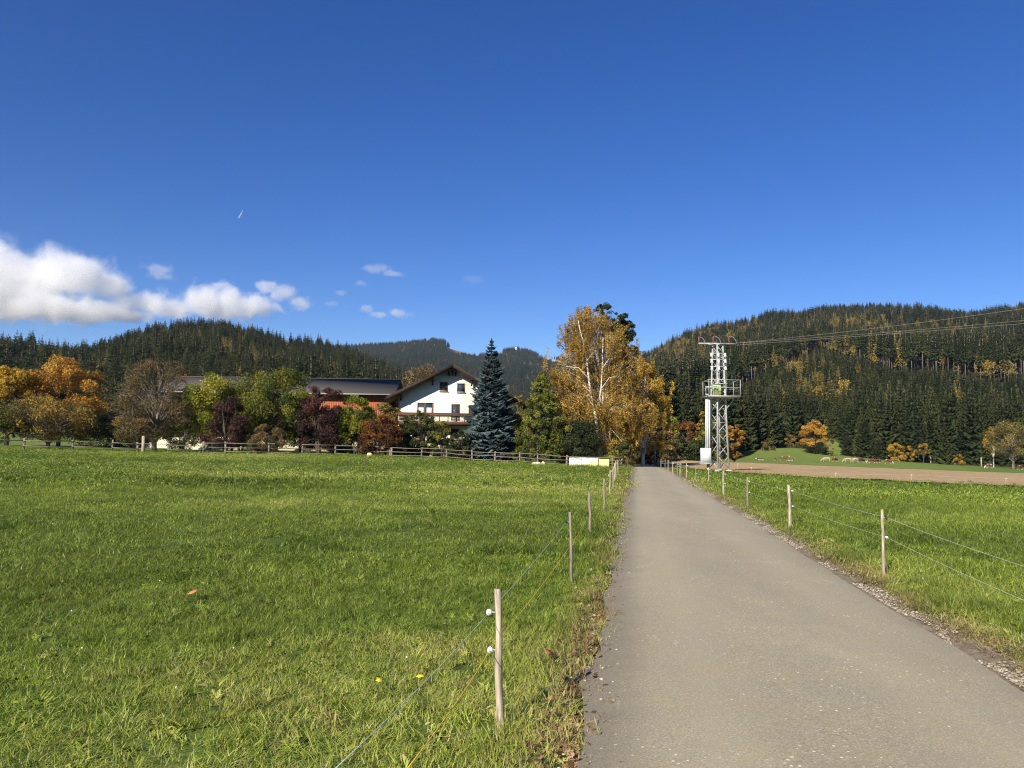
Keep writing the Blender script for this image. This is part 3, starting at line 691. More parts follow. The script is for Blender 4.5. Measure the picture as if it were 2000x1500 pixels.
def birch_bark():
    m = Mat('birch_bark'); p = m.coord(); n = m.noise(m.scale(p, (2, 2, 9)), 1.2, 4); k = m.noise(m.scale(p, (1, 1, .35)), 1.0, 3)
    c = m.ramp(n, [(.33, (.05, .045, .04)), (.42, (.62, .58, .5)), (.7, (.74, .70, .62))]); m.color(c).rough(.8); return m.m
BIRCH_BARK = birch_bark()
def tree_at(u, vtop, Y, wpx):
    b = at(u, 890, Y); x, y = b[0], b[1]; z = Hs(x, y); top = at(u, vtop, Y)[2]
    return (x, y, z), top - z, wpx * Y / F / 2 * 1.0
def leaf_tree(name, label, u, vtop, Y, wpx, mat, seed, leaves=9000, size=.17, base=.18, shape='round', clumps=70, bark=None, tr=None, stems=1, cr=None, hue=(0, .0), strand=0, cat='tree', group=None, lobes=None, parts=('trunk', 'crown'), depth=1.0, low=None, twig=0):
    (bx_, by_, bz_), Hh, Rr = tree_at(u, vtop, Y, wpx); g = np.random.RandomState(seed); bark = bark or BARK_D; Rr *= 1.1; leaves = int(leaves * (2.7 if Y < 100 else 1.8)); size = size * (.88 if Y < 100 else 1.0)
    root = empty(name, (bx_, by_, bz_)); tag(root, label, cat, group)
    zc0 = Hh * base; centres = []; rad = []
    for k in range(clumps):
        if lobes is not None:
            L = lobes[g.choice(len(lobes), p=np.array([l[3] * l[4] for l in lobes]) / sum(l[3] * l[4] for l in lobes))]
            d = g.normal(size=3); d /= np.linalg.norm(d); q_ = g.uniform(.35, 1) ** .5
            c = np.array([L[0] * Rr + d[0] * q_ * L[3] * Rr, L[1] * Rr + d[1] * q_ * L[3] * Rr, Hh * L[2] + d[2] * q_ * L[4] * Hh])
        else:
            f = g.uniform(0, 1)
            if shape == 'round': pr = math.sqrt(max(0, 1 - (2 * f - .86) ** 2 / 1.3)); 
            elif shape == 'cone': pr = (1 - f) ** .75 * (1 if f > .06 else .8); f = 1 - math.sqrt(g.rand()) if g.rand() < .7 else f; pr = max(.05, (1 - f) ** .75)
            elif shape == 'egg': pr = math.sin(math.pi * min(1, (f * .86 + .12))) ** .7
            else: pr = .9
            a = g.rand() * 6.283; q_ = Rr * .86 * pr * math.sqrt(g.uniform(.25, 1)) * (.72 + .55 * float(vnoise(a * 1.3 + seed * 3.7, f * 4.5 + seed))) * (1.22 if g.rand() < .12 else 1)
            c = np.array([q_ * math.cos(a), q_ * math.sin(a) * depth, zc0 + (Hh - zc0) * (.05 + .9 * f)])
        centres.append(c); rad.append((cr or .24) * Rr * (g.uniform(.4, 1.0) + (.5 if g.rand() < .25 else 0)))
    centres = np.array(centres); rad = np.array(rad)
    # leaves
    w = rad ** 2 / (rad ** 2).sum(); which = g.choice(clumps, leaves, p=w)
    ct = g.rand(clumps) * 1.5 - .25
    if strand:
        S = clumps * strand; sc_ = np.repeat(np.arange(clumps), strand); p0 = centres[sc_] + np.clip(g.normal(size=(S, 3)), -1.3, 1.3) * rad[sc_][:, None] * np.array([.8, .8, .45])
        ln = g.uniform(.2, 1.0, S) * Hh * .11; dx = g.normal(size=(S, 2)) * .10
        wh = g.randint(0, S, leaves); s = g.rand(leaves); C = p0[wh].copy(); C[:, 2] -= s * ln[wh]; C[:, :2] += dx[wh] * s[:, None] * ln[wh][:, None] + g.normal(size=(leaves, 2)) * .10
        which = sc_[wh]
    else:
        d = g.normal(size=(leaves, 3)); d /= np.linalg.norm(d, axis=1)[:, None]; C = centres[which] + d * (rad[which] * g.uniform(0, 1, leaves) ** .45)[:, None] * np.array([1.1, 1.1, .85])
    hs_ = .30 * Rr; nz = vnoise(C[:, 0] / hs_ + seed, C[:, 2] / hs_ + C[:, 1] / hs_ * .7); keep = (nz > (.26 if shape != 'cone' and not strand else 0)) | (g.rand(leaves) < .25); C = C[keep]; which = which[keep]; leaves = len(C)
    C[:, 2] = np.maximum(C[:, 2], .05)
    out = C - np.array([0, 0, zc0 + (Hh - zc0) * .4]); out /= np.linalg.norm(out, axis=1)[:, None] + 1e-6
    V, Q = leaf_quads(C, size * g.uniform(.65, 1.35, leaves), g, out * .55 + np.array([0, 0, .25]))
    T = np.clip(.42 + (ct[which] - .5) * .55 + (g.rand(leaves) - .5) * .5 + hue[0] + hue[1] * (C[:, 2] / Hh - .5), 0, 1)
    me = np_mesh('crown', V, Q, mat, tint=np.repeat(T, 4)); link(bpy.data.objects.new(parts[1], me), root); TREES_TOTAL[0] += leaves * 2
    # trunk and limbs
    tr = tr or max(.05, Hh * .017); mb = MB(); lowc = low if low is not None else base
    for sidx in range(stems):
        a = g.rand() * 6.28; o_ = np.array([math.cos(a), math.sin(a)]) * (.12 * Rr if stems > 1 else 0)
        top = np.array([g.normal() * .08 * Rr + o_[0] * 3, g.normal() * .08 * Rr + o_[1] * 3, Hh * .86])
        pts = [np.array([o_[0] * .4, o_[1] * .4, -.3])]; 
        for s in (.12, .3, .5, .75, 1): pts.append(np.array([o_[0] + top[0] * s + g.normal() * .04 * Rr * s, o_[1] + top[1] * s + g.normal() * .04 * Rr * s, top[2] * s]))
        mb.tube(pts, [tr * 1.5, tr * 1.1, tr * .9, tr * .65, tr * .4, tr * .08], 7)
        for k in range(sidx, clumps, stems):
            c = centres[k]; s = np.clip((c[2] / Hh - .12) * .8, lowc * .5 + .04, .8) * g.uniform(.75, 1.0); i = min(int(s * 4), 3)
            zz = Hh * .86 * s; j = np.searchsorted([p[2] for p in pts], zz); j = min(max(j, 1), len(pts) - 1); ff = (zz - pts[j - 1][2]) / max(1e-6, pts[j][2] - pts[j - 1][2]); p0 = pts[j - 1] + (pts[j] - pts[j - 1]) * ff
            m1 = p0 * .55 + c * .45 + np.array([0, 0, .06 * Hh]) * (1 if not strand else 1.4) + g.normal(size=3) * .04 * Rr
            r0 = tr * .34 * (1 - .5 * s); mb.tube([p0, m1, c], [r0, r0 * .6, r0 * .15], 4, cap=False)
            for t_ in range(twig):
                e = c + g.normal(size=3) * rad[k] * np.array([1.2, 1.2, .9]); mb.tube([m1 * .35 + c * .65, e], [r0 * .35, r0 * .08], 3, cap=False)
    mb.build(parts[0], bark, root, smooth=True)
    return root
def near_spruce(name, label, u, vtop, Y, wpx, mat, seed, whorls=46, per=10, side=5, base=.04, group=None, droop=.2, width=.2, pw=.8):
    b, Hh, Rr = tree_at(u, vtop, Y, wpx); root = empty(name, b); tag(root, label, 'tree', group)
    V, Q, T, tb = conifer(seed, Hh, Rr, whorls, per, base, droop, side, width, .42, Hh * .016, pw)
    link(bpy.data.objects.new('crown', np_mesh('crown', V, Q, mat, tint=T)), root); tb.build('trunk', BARK_D, root); return root

GT = 'autumn trees of the farm garden'
leaf_tree('maple_tree', 'orange crowned broadleaf tree at the left edge, behind the olive brown one', 112, 700, 86, 150, LF['orange'], 1, 15000, .2, .2, clumps=95, hue=(.05, .3), group=GT, cr=.2)
leaf_tree('maple_tree', 'golden yellow tree cut by the left edge of the picture', 12, 712, 82, 115, LF['yellow'], 2, 11000, .19, .2, clumps=70, hue=(-.08, .45), group=GT, cr=.22)
leaf_tree('fruit_tree', 'low wide olive brown tree in front of the orange one at far left', 92, 782, 72, 165, LF['olive'], 3, 11000, .15, .2, clumps=110, hue=(0, .35), group=GT, tr=.16, bark=BARK_G, twig=2, cr=.2)
leaf_tree('fruit_tree', 'small dark olive tree at the picture\'s left edge behind the rail fence', -12, 792, 70, 80, LF['green'], 33, 4500, .15, .12, clumps=50, hue=(-.15, .2), group=GT)
leaf_tree('shrub', 'dark green bush between the olive brown tree and the tall brown tree', 205, 818, 92, 120, LF['shrub'], 4, 9000, .17, .02, clumps=70, hue=(-.12, .1), cat='shrub')
leaf_tree('apple_tree', 'tall brown leaved tree with grey limbs showing, left of the yellow green tree', 300, 700, 77, 148, LF['brown'], 57, 13500, .14, .12, clumps=150, hue=(0, .1), group=GT, bark=BARK_G, tr=.2, twig=3, cr=.19)
leaf_tree('maple_tree', 'yellow green tree left of the purple bush', 408, 716, 79, 136, LF['yellowgreen'], 6, 13000, .19, .16, clumps=85, hue=(0, -.05), group=GT, lobes=[(0, 0, .68, .72, .27), (-.35, 0, .34, .62, .17), (.3, 0, .42, .6, .22), (0, 0, .5, .6, .3)])
leaf_tree('plum_tree', 'dark purple bushy tree in front of the yellow green one', 446, 768, 75, 84, LF['purple'], 7, 9000, .14, .1, clumps=65, group=GT, stems=3, lobes=[(-.1, 0, .76, .55, .2), (.05, 0, .45, .85, .22), (-.1, 0, .24, .95, .12)])
leaf_tree('plum_tree', 'small reddish purple tree peeping out between the two green trees', 490, 733, 86, 54, LF['purple'], 8, 4500, .16, .3, clumps=34, hue=(.15, 0), group=GT)
leaf_tree('maple_tree', 'large green tree with yellowing leaves in the middle of the garden row', 535, 720, 80, 152, LF['green'], 9, 16000, .19, .12, clumps=100, hue=(.02, .28), group=GT, stems=2)
leaf_tree('shrub', 'low brown and green bush at the foot of the large green tree', 518, 828, 74, 70, LF['brown'], 10, 4500, .13, .05, clumps=45, hue=(.05, .2), cat='shrub', twig=1, bark=BARK_G)
leaf_tree('plum_tree', 'dark red round tree right of the large green tree', 625, 754, 78, 84, LF['darkred'], 11, 12000, .15, .04, clumps=80, hue=(0, .25), group=GT, stems=3, lobes=[(.05, 0, .74, .8, .24), (-.15, 0, .48, .95, .24), (.1, 0, .22, .85, .18)])
leaf_tree('maple_tree', 'small yellow green tree in front of the barn, right of the dark red tree', 690, 774, 79, 84, LF['yellowgreen'], 12, 9000, .17, .2, clumps=65, hue=(-.1, .05), group=GT, stems=3)
leaf_tree('fruit_tree', 'yellowish thin tree against the red barn planks', 752, 780, 84, 66, LF['willow'], 13, 5000, .16, .15, clumps=48, hue=(0, .1), group=GT)
leaf_tree('shrub', 'rust brown bush left of the green garden shrubs', 742, 812, 77, 86, LF['rust'], 14, 8500, .15, .03, clumps=65, hue=(-.15, .35), cat='shrub', stems=3)
leaf_tree('shrub', 'large olive green shrub below the left end of the balcony', 820, 804, 81, 92, LF['shrub'], 15, 11000, .15, .02, clumps=80, hue=(0, .2), cat='shrub', stems=4, strand=3)
leaf_tree('shrub', 'narrow green shrub under the middle of the balcony', 860, 826, 80, 46, LF['green'], 16, 5000, .14, .02, clumps=36, hue=(-.05, .2), cat='shrub', stems=3)
near_spruce('blue_spruce', 'tall blue spruce in front of the white house', 957, 661, 77, 122, LF['blue'], 17, 52, 11, 8, droop=.14, width=.19)
leaf_tree('juniper', 'dark spreading juniper at the left foot of the blue spruce', 896, 842, 75, 56, LF['yew'], 18, 6000, .13, .02, clumps=42, hue=(.1, .2), cat='shrub', stems=4)
leaf_tree('willow_tree', 'thin yellowish tree behind the blue spruce, left of the green cypress', 1014, 764, 95, 56, LF['willow'], 19, 6000, .2, .12, clumps=40, group=GT, strand=4, shape='egg')
leaf_tree('cypress', 'broad dense green cypress left of the golden birch', 1056, 720, 75.5, 122, LF['thuja'], 20, 16000, .15, .01, 'cone', 420, hue=(0, .05), cr=.10)
leaf_tree('yew', 'dark green yew under the left side of the birch', 1122, 822, 76, 100, LF['yew'], 21, 11000, .14, .01, clumps=70, cat='shrub', stems=3)
for k, (u_, vt, Y, w, m_, lab) in enumerate([(352, 786, 88, 80, 'shrub', 'dark green bush between the brown tree and the yellow green tree'), (470, 776, 89, 80, 'green', 'dim green bush behind the dark purple tree'), (588, 782, 88, 84, 'shrub', 'dark bush between the large green tree and the dark red tree'), (655, 800, 86, 60, 'shrub', 'low dark bush between the dark red tree and the small yellow green one'), (255, 800, 84, 70, 'olive', 'low olive bush left of the tall brown tree'), (790, 830, 79, 60, 'shrub', 'low dark green bush right of the rust brown one')]):
    leaf_tree('shrub', lab, u_, vt, Y, w, LF[m_], 140 + k, 5000, .17, .02, clumps=60, hue=(-.12, .1), cat='shrub', stems=3)
# the big birch: two white stems, weeping golden crown
BL = [(-.42, 0, .76, .34, .09), (-.28, 0, .87, .26, .08), (-.06, 0, .91, .30, .09), (-.05, 0, .74, .60, .16), (-.42, 0, .58, .46, .14), (-.5, 0, .42, .4, .12), (.25, 0, .60, .48, .16), (-.30, 0, .38, .45, .14), (.30, 0, .36, .50, .16), (.62, 0, .34, .32, .12), (0, 0, .42, .5, .2), (.15, 0, .2, .5, .12)]
birch = leaf_tree('birch_tree', 'tall golden weeping birch with white forked trunk beside the road', 1171, 584, 78, 206, LF['birch'], 22, 52000, .14, .2, clumps=320, bark=BIRCH_BARK, tr=.20, lobes=BL, strand=8, cr=.15, hue=(-.02, -.05), low=.3)
mb = MB()
bx0 = at(1168, 890, 77.4)
for path, r0, r1 in (([(1170, 905), (1168, 860), (1164, 815), (1161, 803)], .22, .15), ([(1161, 803), (1155, 775), (1150, 740), (1146, 705), (1140, 670), (1133, 645), (1129, 625)], .13, .03), ([(1163, 805), (1170, 785), (1174, 760), (1176, 725), (1177, 690), (1178, 660)], .10, .025)):
    pts = [at(u_, v_, 76.2 if v_ < 860 else 76.8) - np.array(birch.location) for (u_, v_) in path]; rs = list(np.linspace(r0, r1, len(pts))); mb.tube(pts, rs, 7)
for path in ([(1155, 770), (1145, 757), (1138, 752)], [(1150, 740), (1130, 718), (1105, 716)], [(1174, 760), (1190, 738), (1206, 734)], [(1146, 705), (1158, 690), (1164, 680)], [(1176, 720), (1190, 700)], [(1163, 800), (1150, 780), (1140, 774)], [(1170, 800), (1195, 800), (1215, 790)]):
    mb.tube([at(u_, v_, 75.6) - np.array(birch.location) for (u_, v_) in path], list(np.linspace(.045, .015, len(path))), 5)
mb.build('white_stem', BIRCH_BARK, birch, smooth=True)
# pine behind
leaf_tree('pine_tree', 'dark green pine rising behind the golden birch', 1190, 588, 88, 104, LF['pine'], 23, 16000, .20, .3, clumps=170, hue=(0, .1), lobes=[(-.15, 0, .94, .34, .055), (.1, 0, .87, .55, .07), (.6, 0, .82, .32, .06), (.78, 0, .66, .42, .05), (.2, 0, .75, .6, .12), (.3, 0, .55, .6, .12)], tr=.25, cr=.12)
leaf_tree('birch_tree', 'yellow birch right of the tall golden birch, overhanging the road', 1256, 700, 86, 100, LF['birchy'], 24, 15000, .17, .16, clumps=95, bark=BIRCH_BARK, strand=5, shape='egg', cr=.2, hue=(-.05, .15), tr=.14)
leaf_tree('hazel_bush', 'rust brown drooping bush under the yellow birch at the roadside', 1252, 836, 98, 76, LF['rust'], 25, 6000, .19, .1, clumps=45, strand=3, cat='shrub')
leaf_tree('shrub', 'small yellow green bush at the end of the rail fence by the road', 1204, 880, 71, 36, LF['yellowgreen'], 26, 2200, .12, .02, clumps=22, cat='shrub', hue=(.05, 0), stems=3)
leaf_tree('shrub', 'dark bush beside the far bend of the road', 1222, 862, 76, 40, LF['shrub'], 61, 3000, .14, .02, clumps=26, cat='shrub', hue=(-.1, 0), stems=3)
leaf_tree('cherry_tree', 'brownish tree rising behind the house roof', 830, 716, 118, 110, LF['brown'], 27, 8000, .24, .1, clumps=70, hue=(.2, .1), group=GT, twig=1, bark=BARK_G)
# along the road beyond
RB = 'autumn trees by the road at the wood edge'
for k, (u_, vt, Y, w, m_, lab, hu) in enumerate([
    (1312, 812, 140, 34, 'yellowgreen', 'small yellow green tree right of the roadside birch', .1), (1342, 822, 150, 62, 'rust', 'reddish brown tree left of the lattice tower', 0), (1384, 812, 156, 50, 'yellowgreen', 'yellow olive tree directly behind the lattice tower', -.1),
    (1372, 800, 165, 24, 'yellow', 'slim yellow tree poking up left of the lattice tower', 0), (1434, 826, 165, 36, 'orange', 'rusty orange tree just right of the lattice tower', -.2), (1298, 842, 128, 52, 'brown', 'dark brown tree behind the wooden pole', -.1), (1268, 850, 120, 46, 'shrub', 'dark bush beyond the bend of the road', -.2), (1238, 842, 118, 60, 'yew', 'dark evergreen shading the far road', 0), (1404, 838, 160, 30, 'olive', 'olive brown tree behind the tower legs', 0), (1325, 856, 138, 50, 'shrub', 'dark shrub at the end of the brown field', -.25), (1360, 862, 145, 60, 'shrub', 'dark undergrowth bush left of the tower foot', -.25)]):
    leaf_tree('roadside_tree' if m_ not in ('shrub', 'yew') else 'shrub', lab, u_, vt, Y, w, LF[m_], 70 + k, 4200, .30, .05, clumps=46, hue=(hu, .2), group=RB if m_ not in ('shrub', 'yew') else None, cat='tree' if m_ not in ('shrub', 'yew') else 'shrub')
# by the right pasture
PR = 'autumn trees along the far pasture'
leaf_tree('beech_tree', 'bright orange round tree on the far pasture knoll', 1591, 820, 222, 50, LF['orange'], 90, 10000, .28, .05, clumps=90, hue=(.3, .15), group=PR, shape='egg')
leaf_tree('shrub', 'dark green bush under the orange tree on the knoll', 1602, 866, 220, 46, LF['yew'], 91, 3500, .3, .02, clumps=34, cat='shrub')
leaf_tree('birch_tree', 'slim yellow birch right of the orange knoll tree', 1621, 854, 215, 19, LF['willow'], 92, 2500, .26, .1, clumps=26, group=PR, hue=(.1, .2), bark=BARK_G, shape='egg')
for u_, vt, Y, w, lab in ((1655, 842, 232, 30, 'spruce left of the tallest one behind the grazing cows'), (1690, 812, 236, 50, 'tallest spruce at the wood edge behind the grazing cows'), (1716, 852, 234, 26, 'short spruce just left of the little hut')):
    near_spruce('spruce_tree', lab, u_, vt, Y, w, LF['yew'], int(u_), 26, 9, 3, group='spruces behind the cows', droop=.3, width=.4)
leaf_tree('shrub', 'round yellow bush right of the little hut', 1752, 866, 226, 34, LF['yellow'], 93, 4500, .3, .02, clumps=38, cat='shrub', hue=(.1, .1))
leaf_tree('shrub', 'yellow orange upright bush right of the round yellow one', 1780, 868, 230, 20, LF['yellow'], 94, 2200, .28, .05, clumps=22, cat='shrub', hue=(-.1, .2), shape='egg')
leaf_tree('shrub', 'thin yellow sapling among dark spruces', 1803, 866, 236, 24, LF['yellow'], 95, 1100, .28, .35, clumps=18, cat='shrub', hue=(-.1, .2), shape='egg')
leaf_tree('shrub', 'small bright yellow bush at the pasture edge, right half', 1871, 887, 228, 21, LF['yellow'], 96, 1800, .26, .02, clumps=20, cat='shrub', hue=(.12, .1))
leaf_tree('shrub', 'tiny slim yellow bush left of the small bright yellow one', 1853, 886, 232, 10, LF['yellow'], 97, 700, .24, .02, clumps=10, cat='shrub', hue=(-.05, .1), shape='egg')
leaf_tree('birch_tree', 'slender orange birch with white stem at the right edge of the pasture', 1940, 832, 205, 32, LF['birchy'], 98, 3200, .26, .38, clumps=40, group=PR, bark=BIRCH_BARK, strand=3, shape='egg', tr=.13)
leaf_tree('oak_tree', 'broad light brown tree at the right edge of the picture', 1978, 826, 200, 84, LF['willow'], 99, 9000, .26, .25, clumps=95, group=PR, bark=BARK_G, twig=1, hue=(.05, .15), tr=.25)
leaf_tree('shrub', 'olive bush at the wood edge left of the grass knoll', 1500, 856, 228, 26, LF['olive'], 100, 1800, .28, .02, clumps=20, cat='shrub')
leaf_tree('shrub', 'dull yellow bush at the wood edge above the knoll', 1545, 848, 246, 24, LF['olive'], 101, 1800, .28, .02, clumps=20, cat='shrub', hue=(.2, .1))
print('leaf tris', TREES_TOTAL[0])

# ================================================================== BUILDINGS
PLASTER = Mat('cream_plaster'); _p = PLASTER.coord(); _n1 = PLASTER.noise(_p, 1.2, 5)
PLASTER.color(PLASTER.ramp(_n1, [(.3, (.74, .70, .53)), (.7, (.80, .77, .62))])).rough(.9).bump(PLASTER.noise(_p, 40, 3), .15, .01); PLASTER = PLASTER.m
def wood_mat(name, c, ax=(1, 1, .08), var=.35, rough=.75):
    m = Mat(name); p = m.scale(m.coord(), ax); n = m.noise(p, 9, 5, .6, .6)
    m.color(m.ramp(n, [(.3, tuple(x * (1 - var) for x in c)), (.7, tuple(min(1, x * (1 + var)) for x in c))])).rough(rough).bump(n, .3, .01); return m.m
DARKWOOD = wood_mat('dark_stained_wood', (.030, .017, .012)); BROWNWOOD = wood_mat('brown_balcony_wood', (.10, .05, .035)); REDWOOD = wood_mat('red_brown_planks', (.34, .10, .045), var=.22)
OLDWOOD = wood_mat('old_dark_planks', (.075, .05, .035)); FRAMEWOOD = wood_mat('brown_window_frame', (.17, .085, .05)); LIGHTLATH = simple('pale_lattice', (.42, .38, .33), .7)
ROOFD = simple('dark_roof_tiles', (.045, .034, .03), .75, .25, 3)
def barn_roof():
    m = Mat('grey_barn_roof'); p = m.coord(); n = m.noise(m.scale(p, (.3, 1, 1)), .5, 5); w = m.new('ShaderNodeTexWave', wave_type='BANDS', bands_direction='X'); w.inputs['Scale'].default_value = 1.3; m.l.new(p, w.inputs['Vector'])
    m.color(m.ramp(n, [(.3, (.092, .082, .073)), (.7, (.098, .088, .079))])).rough(.95).bump(w.outputs[1], .25, .02); return m.m
GREYROOF = barn_roof(); GUTTER = simple('pale_gutter', (.50, .48, .45), .45)
GLASS = Mat('window_glass'); GLASS.color((.045, .06, .085)).rough(.06); GLASS.b.inputs['Specular IOR Level'].default_value = .6; GLASS = GLASS.m
CURTAIN = simple('white_curtain', (.70, .66, .64), .9, .1, 12); METAL = simple('galvanised_steel', (.55, .57, .57), .45, .15, 9, .35)
def window(parent, x, z0, w, h, y, name='window', casements=1, curtain=False):
    f = MB(); t = .09; d = .10
    f.box((x, y, z0 + t / 2), (w, d, t)).box((x, y, z0 + h - t / 2), (w, d, t))
    f.box((x - w / 2 + t / 2, y, z0 + h / 2), (t, d - .006, h - 2 * t)).box((x + w / 2 - t / 2, y, z0 + h / 2), (t, d - .006, h - 2 * t))
    for k in range(1, casements): f.box((x - w / 2 + w * k / casements, y, z0 + h / 2), (t * 1.3, d - .012, h - 2 * t))
    o = f.build(name, FRAMEWOOD, parent)
    MB().box((x, y + .02, z0 + h / 2), (w - 2 * t, .02, h - 2 * t)).build('pane', GLASS, o)
    MB().box((x, y - .06, z0 - .03), (w + .12, .2, .05)).build('sill', GUTTER, o)
    if curtain:
        for k in range(casements):
            c = MB(); cx = x - w / 2 + w * (k + .5) / casements; n = 9; ww = w / casements * .62
            for i in range(n): c.box((cx - ww / 2 + ww * (i + .5) / n, y + .0 - .001 * (i % 2), z0 + h * .40), (ww / n, .012, h * .62))
            c.build('curtain', CURTAIN, o)
    return o
# ---- farmhouse: local x along the gable front, y into the house, z up
hp = at(880, 885, 86); HZ = Hs(hp[0], hp[1]); HY = 86
house = empty('farmhouse', (hp[0], hp[1], HZ), R(9)); tag(house, 'white farmhouse gable with dark roof and balcony, behind the blue spruce', 'house')
mp = HY / F; hor = 873 + (880 - 1000) * math.tan(ROLL)
def zz(v): return CAMZ + (hor - v) * mp - HZ
def xx(u): return (u - 880) * mp
ZA, SL = zz(719), .515; WX = 5.55; DEPTH = 12.5
eaveW = ZA - SL * WX
wall = MB(); wall.prism([(-WX, -1.0), (WX, -1.0), (WX, eaveW), (0, ZA), (-WX, eaveW)], 0, DEPTH)
wall.build('wall', PLASTER, house)
OV, EV, TH_ = 1.35, 1.45, .26
rf = MB()
for s in (-1, 1):
    x1 = s * (WX + EV); z1 = ZA - SL * (WX + EV); rf.prism([(0, ZA + .03), (0, ZA + .03 + TH_), (x1, z1 + .03 + TH_), (x1, z1 + .03)], -OV, DEPTH + OV)
roof = rf.build('roof', ROOFD, house)
for s in (-1, 1):
    x1 = s * (WX + EV + .05); z1 = ZA - SL * (WX + EV + .05)
    MB().prism([(0, ZA - .06), (0, ZA + .06 + TH_), (x1, z1 + .06 + TH_), (x1, z1 - .06)], -OV - .06, -OV - .005).build('bargeboard', DARKWOOD, roof)
    MB().tube([(s * (WX + EV + .1), -OV, z1 + .1), (s * (WX + EV + .1), DEPTH + OV, z1 + .1)], .08, 6).build('gutter', DARKWOOD, roof)
for x in (-WX + .1, xx(842), 0, -xx(842), WX - .1):
    z = ZA - SL * abs(x) - .28
    MB().box((x, -OV / 2 + .1, z + .12), (.2, OV + .1, .24)).box((x, -.45, z - .28), (.16, .16, .6)).build('purlin', DARKWOOD, house)
for x in (-.38, .38): MB().box((x, -.25, ZA - .62), (.16, .5, .4)).build('strut', DARKWOOD, house)
window(house, xx(864), zz(764), .86, .98, -.02); window(house, xx(898), zz(765.5), .86, .96, -.02)
window(house, xx(829), zz(821), 1.72, 1.86, -.02, 'balcony_window', 2, True); window(house, xx(888), zz(822), .92, 1.82, -.02, 'balcony_door'); window(house, xx(922), zz(823), .92, 1.82, -.02, 'balcony_door')
window(house, xx(887), zz(858), .95, 1.15, -.02); window(house, xx(820), zz(858), .95, 1.15, -.02); window(house, xx(930), zz(858), .95, 1.15, -.02)
# balcony
ZB = zz(828); ZR = zz(809); BD = 1.35
bal = MB(); bal.box((0, -BD / 2, ZB - .10), (2 * WX + .5, BD - .02, .18))
balc = bal.build('balcony', BROWNWOOD, house)
MB().box((0, -BD - .03, ZB + .02), (2 * WX + .5, .06, .34)).build('floor_beam', BROWNWOOD, balc)
MB().box((0, -BD - .02, ZR), (2 * WX + .5, .22, .12)).build('handrail', BROWNWOOD, balc)
MB().box((0, -BD - .10, ZR - .18), (2 * WX + .4, .2, .22)).build('flower_box', BROWNWOOD, balc)
npn = 13; pw_ = (2 * WX + .5) / npn
for k in range(npn + 1): MB().box((-WX - .25 + pw_ * k, -BD, (ZB + ZR) / 2), (.10, .10, ZR - ZB - .1)).build('baluster_post', DARKWOOD, balc)
zl, zh = ZB + .22, ZR - .32
lat = MB(); w_ = pw_ - .14
for i in range(5):
    for sg in (-1, 1):
        x0 = -w_ / 2 + w_ * i / 5; x1 = x0 + w_ / 5; lat.bar((x0, 0, zl if sg > 0 else zh), (x1, 0, zh if sg > 0 else zl), .045, .03)
lat.bar((-w_ / 2, 0, zl), (w_ / 2, 0, zl), .05).bar((-w_ / 2, 0, zh), (w_ / 2, 0, zh), .05)
lm = lat.mesh('lattice_panel', LIGHTLATH)
for k in range(npn): o = link(bpy.data.objects.new('lattice_panel', lm), balc); o.location = (-WX - .25 + pw_ * (k + .5), -BD, 0)
MB().box((-5.0, -.4, ZB - .5), (.14, .14, 1)).build('downpipe', DARKWOOD, house)
# ---- barn
bp = at(780, 885, 103); BZ = Hs(bp[0] - 14, bp[1])
BY = 103; mpb = BY / F
barn = empty('barn', (bp[0], bp[1], BZ), R(1.2)); tag(barn, 'long barn with grey roof and red plank wall behind the garden trees', 'barn')
horb = 873 + (600 - 1000) * math.tan(ROLL)
def zb(v): return CAMZ + (horb - v) * mpb - BZ
LEN = 28.6; D2 = 6.2; ze, zr = zb(773.5), zb(739.5)
MB().box((-LEN / 2, 0, .75 - .5), (LEN - .5, 2 * D2 - 2.2, 2.6)).build('plaster_base', simple('yellowed_plaster', (.58, .51, .34), .9, .08, 2), barn)
pl = MB(); n = 130
for i in range(n):
    w = (LEN - .6) / n; pl.box((-LEN + .3 + w * (i + .5), -D2 + 1.1 - .03 - .012 * (i % 2), (1.45 + ze + .3) / 2), (w * .94, .05, ze + .3 - 1.45))
o = pl.build('plank_cladding', REDWOOD, barn); o['kind'] = 'stuff'; o.data.materials.append(OLDWOOD); o.data.polygons.foreach_set('material_index', np.array([1 if po.center.x < -10.5 else 0 for po in o.data.polygons], np.int32))
MB().prism([(-LEN + .4, 1.5), (-LEN + .4, ze + .2), (-.4, ze + .2), (-.4, 1.5)], -D2 + 1.12, D2 - 1.1).build('wall_core', DARKWOOD, barn)
r_ = MB()
for s in (-1, 1):
    # slopes
    y1 = s * D2; i = len(r_.v)
    for (y, z) in ((0, zr), (y1, ze), (y1, ze - .16), (0, zr - .16)):
        r_.v += [(-LEN, y, z), (0, y, z)]
    for a, b in ((0, 1), (1, 2), (2, 3), (3, 0)): r_.f.append((i + 2 * a, i + 2 * a + 1, i + 2 * b + 1, i + 2 * b))
    r_.f.append((i, i + 2, i + 4, i + 6)); r_.f.append((i + 1, i + 7, i + 5, i + 3))
br = r_.build('roof', GREYROOF, barn)
MB().box((-LEN / 2, 0, zr + .02), (LEN + .1, .35, .10)).build('ridge_cap', GREYROOF, br)
MB().tube([(-LEN, -D2 - .07, ze - .10), (0, -D2 - .07, ze - .10)], .085, 7).build('gutter', GUTTER, br)
g_ = MB().prism([(-D2 + 1.1, 2.5), (D2 - 1.1, 2.5), (D2 - 1.1, ze + .3), (0, zr - .25), (-D2 + 1.1, ze + .3)], -.08, 0); go_ = g_.build('gable_wall', DARKWOOD, barn); go_.rotation_euler = (0, 0, R(90)); go_.location = (-.32, 0, 0)
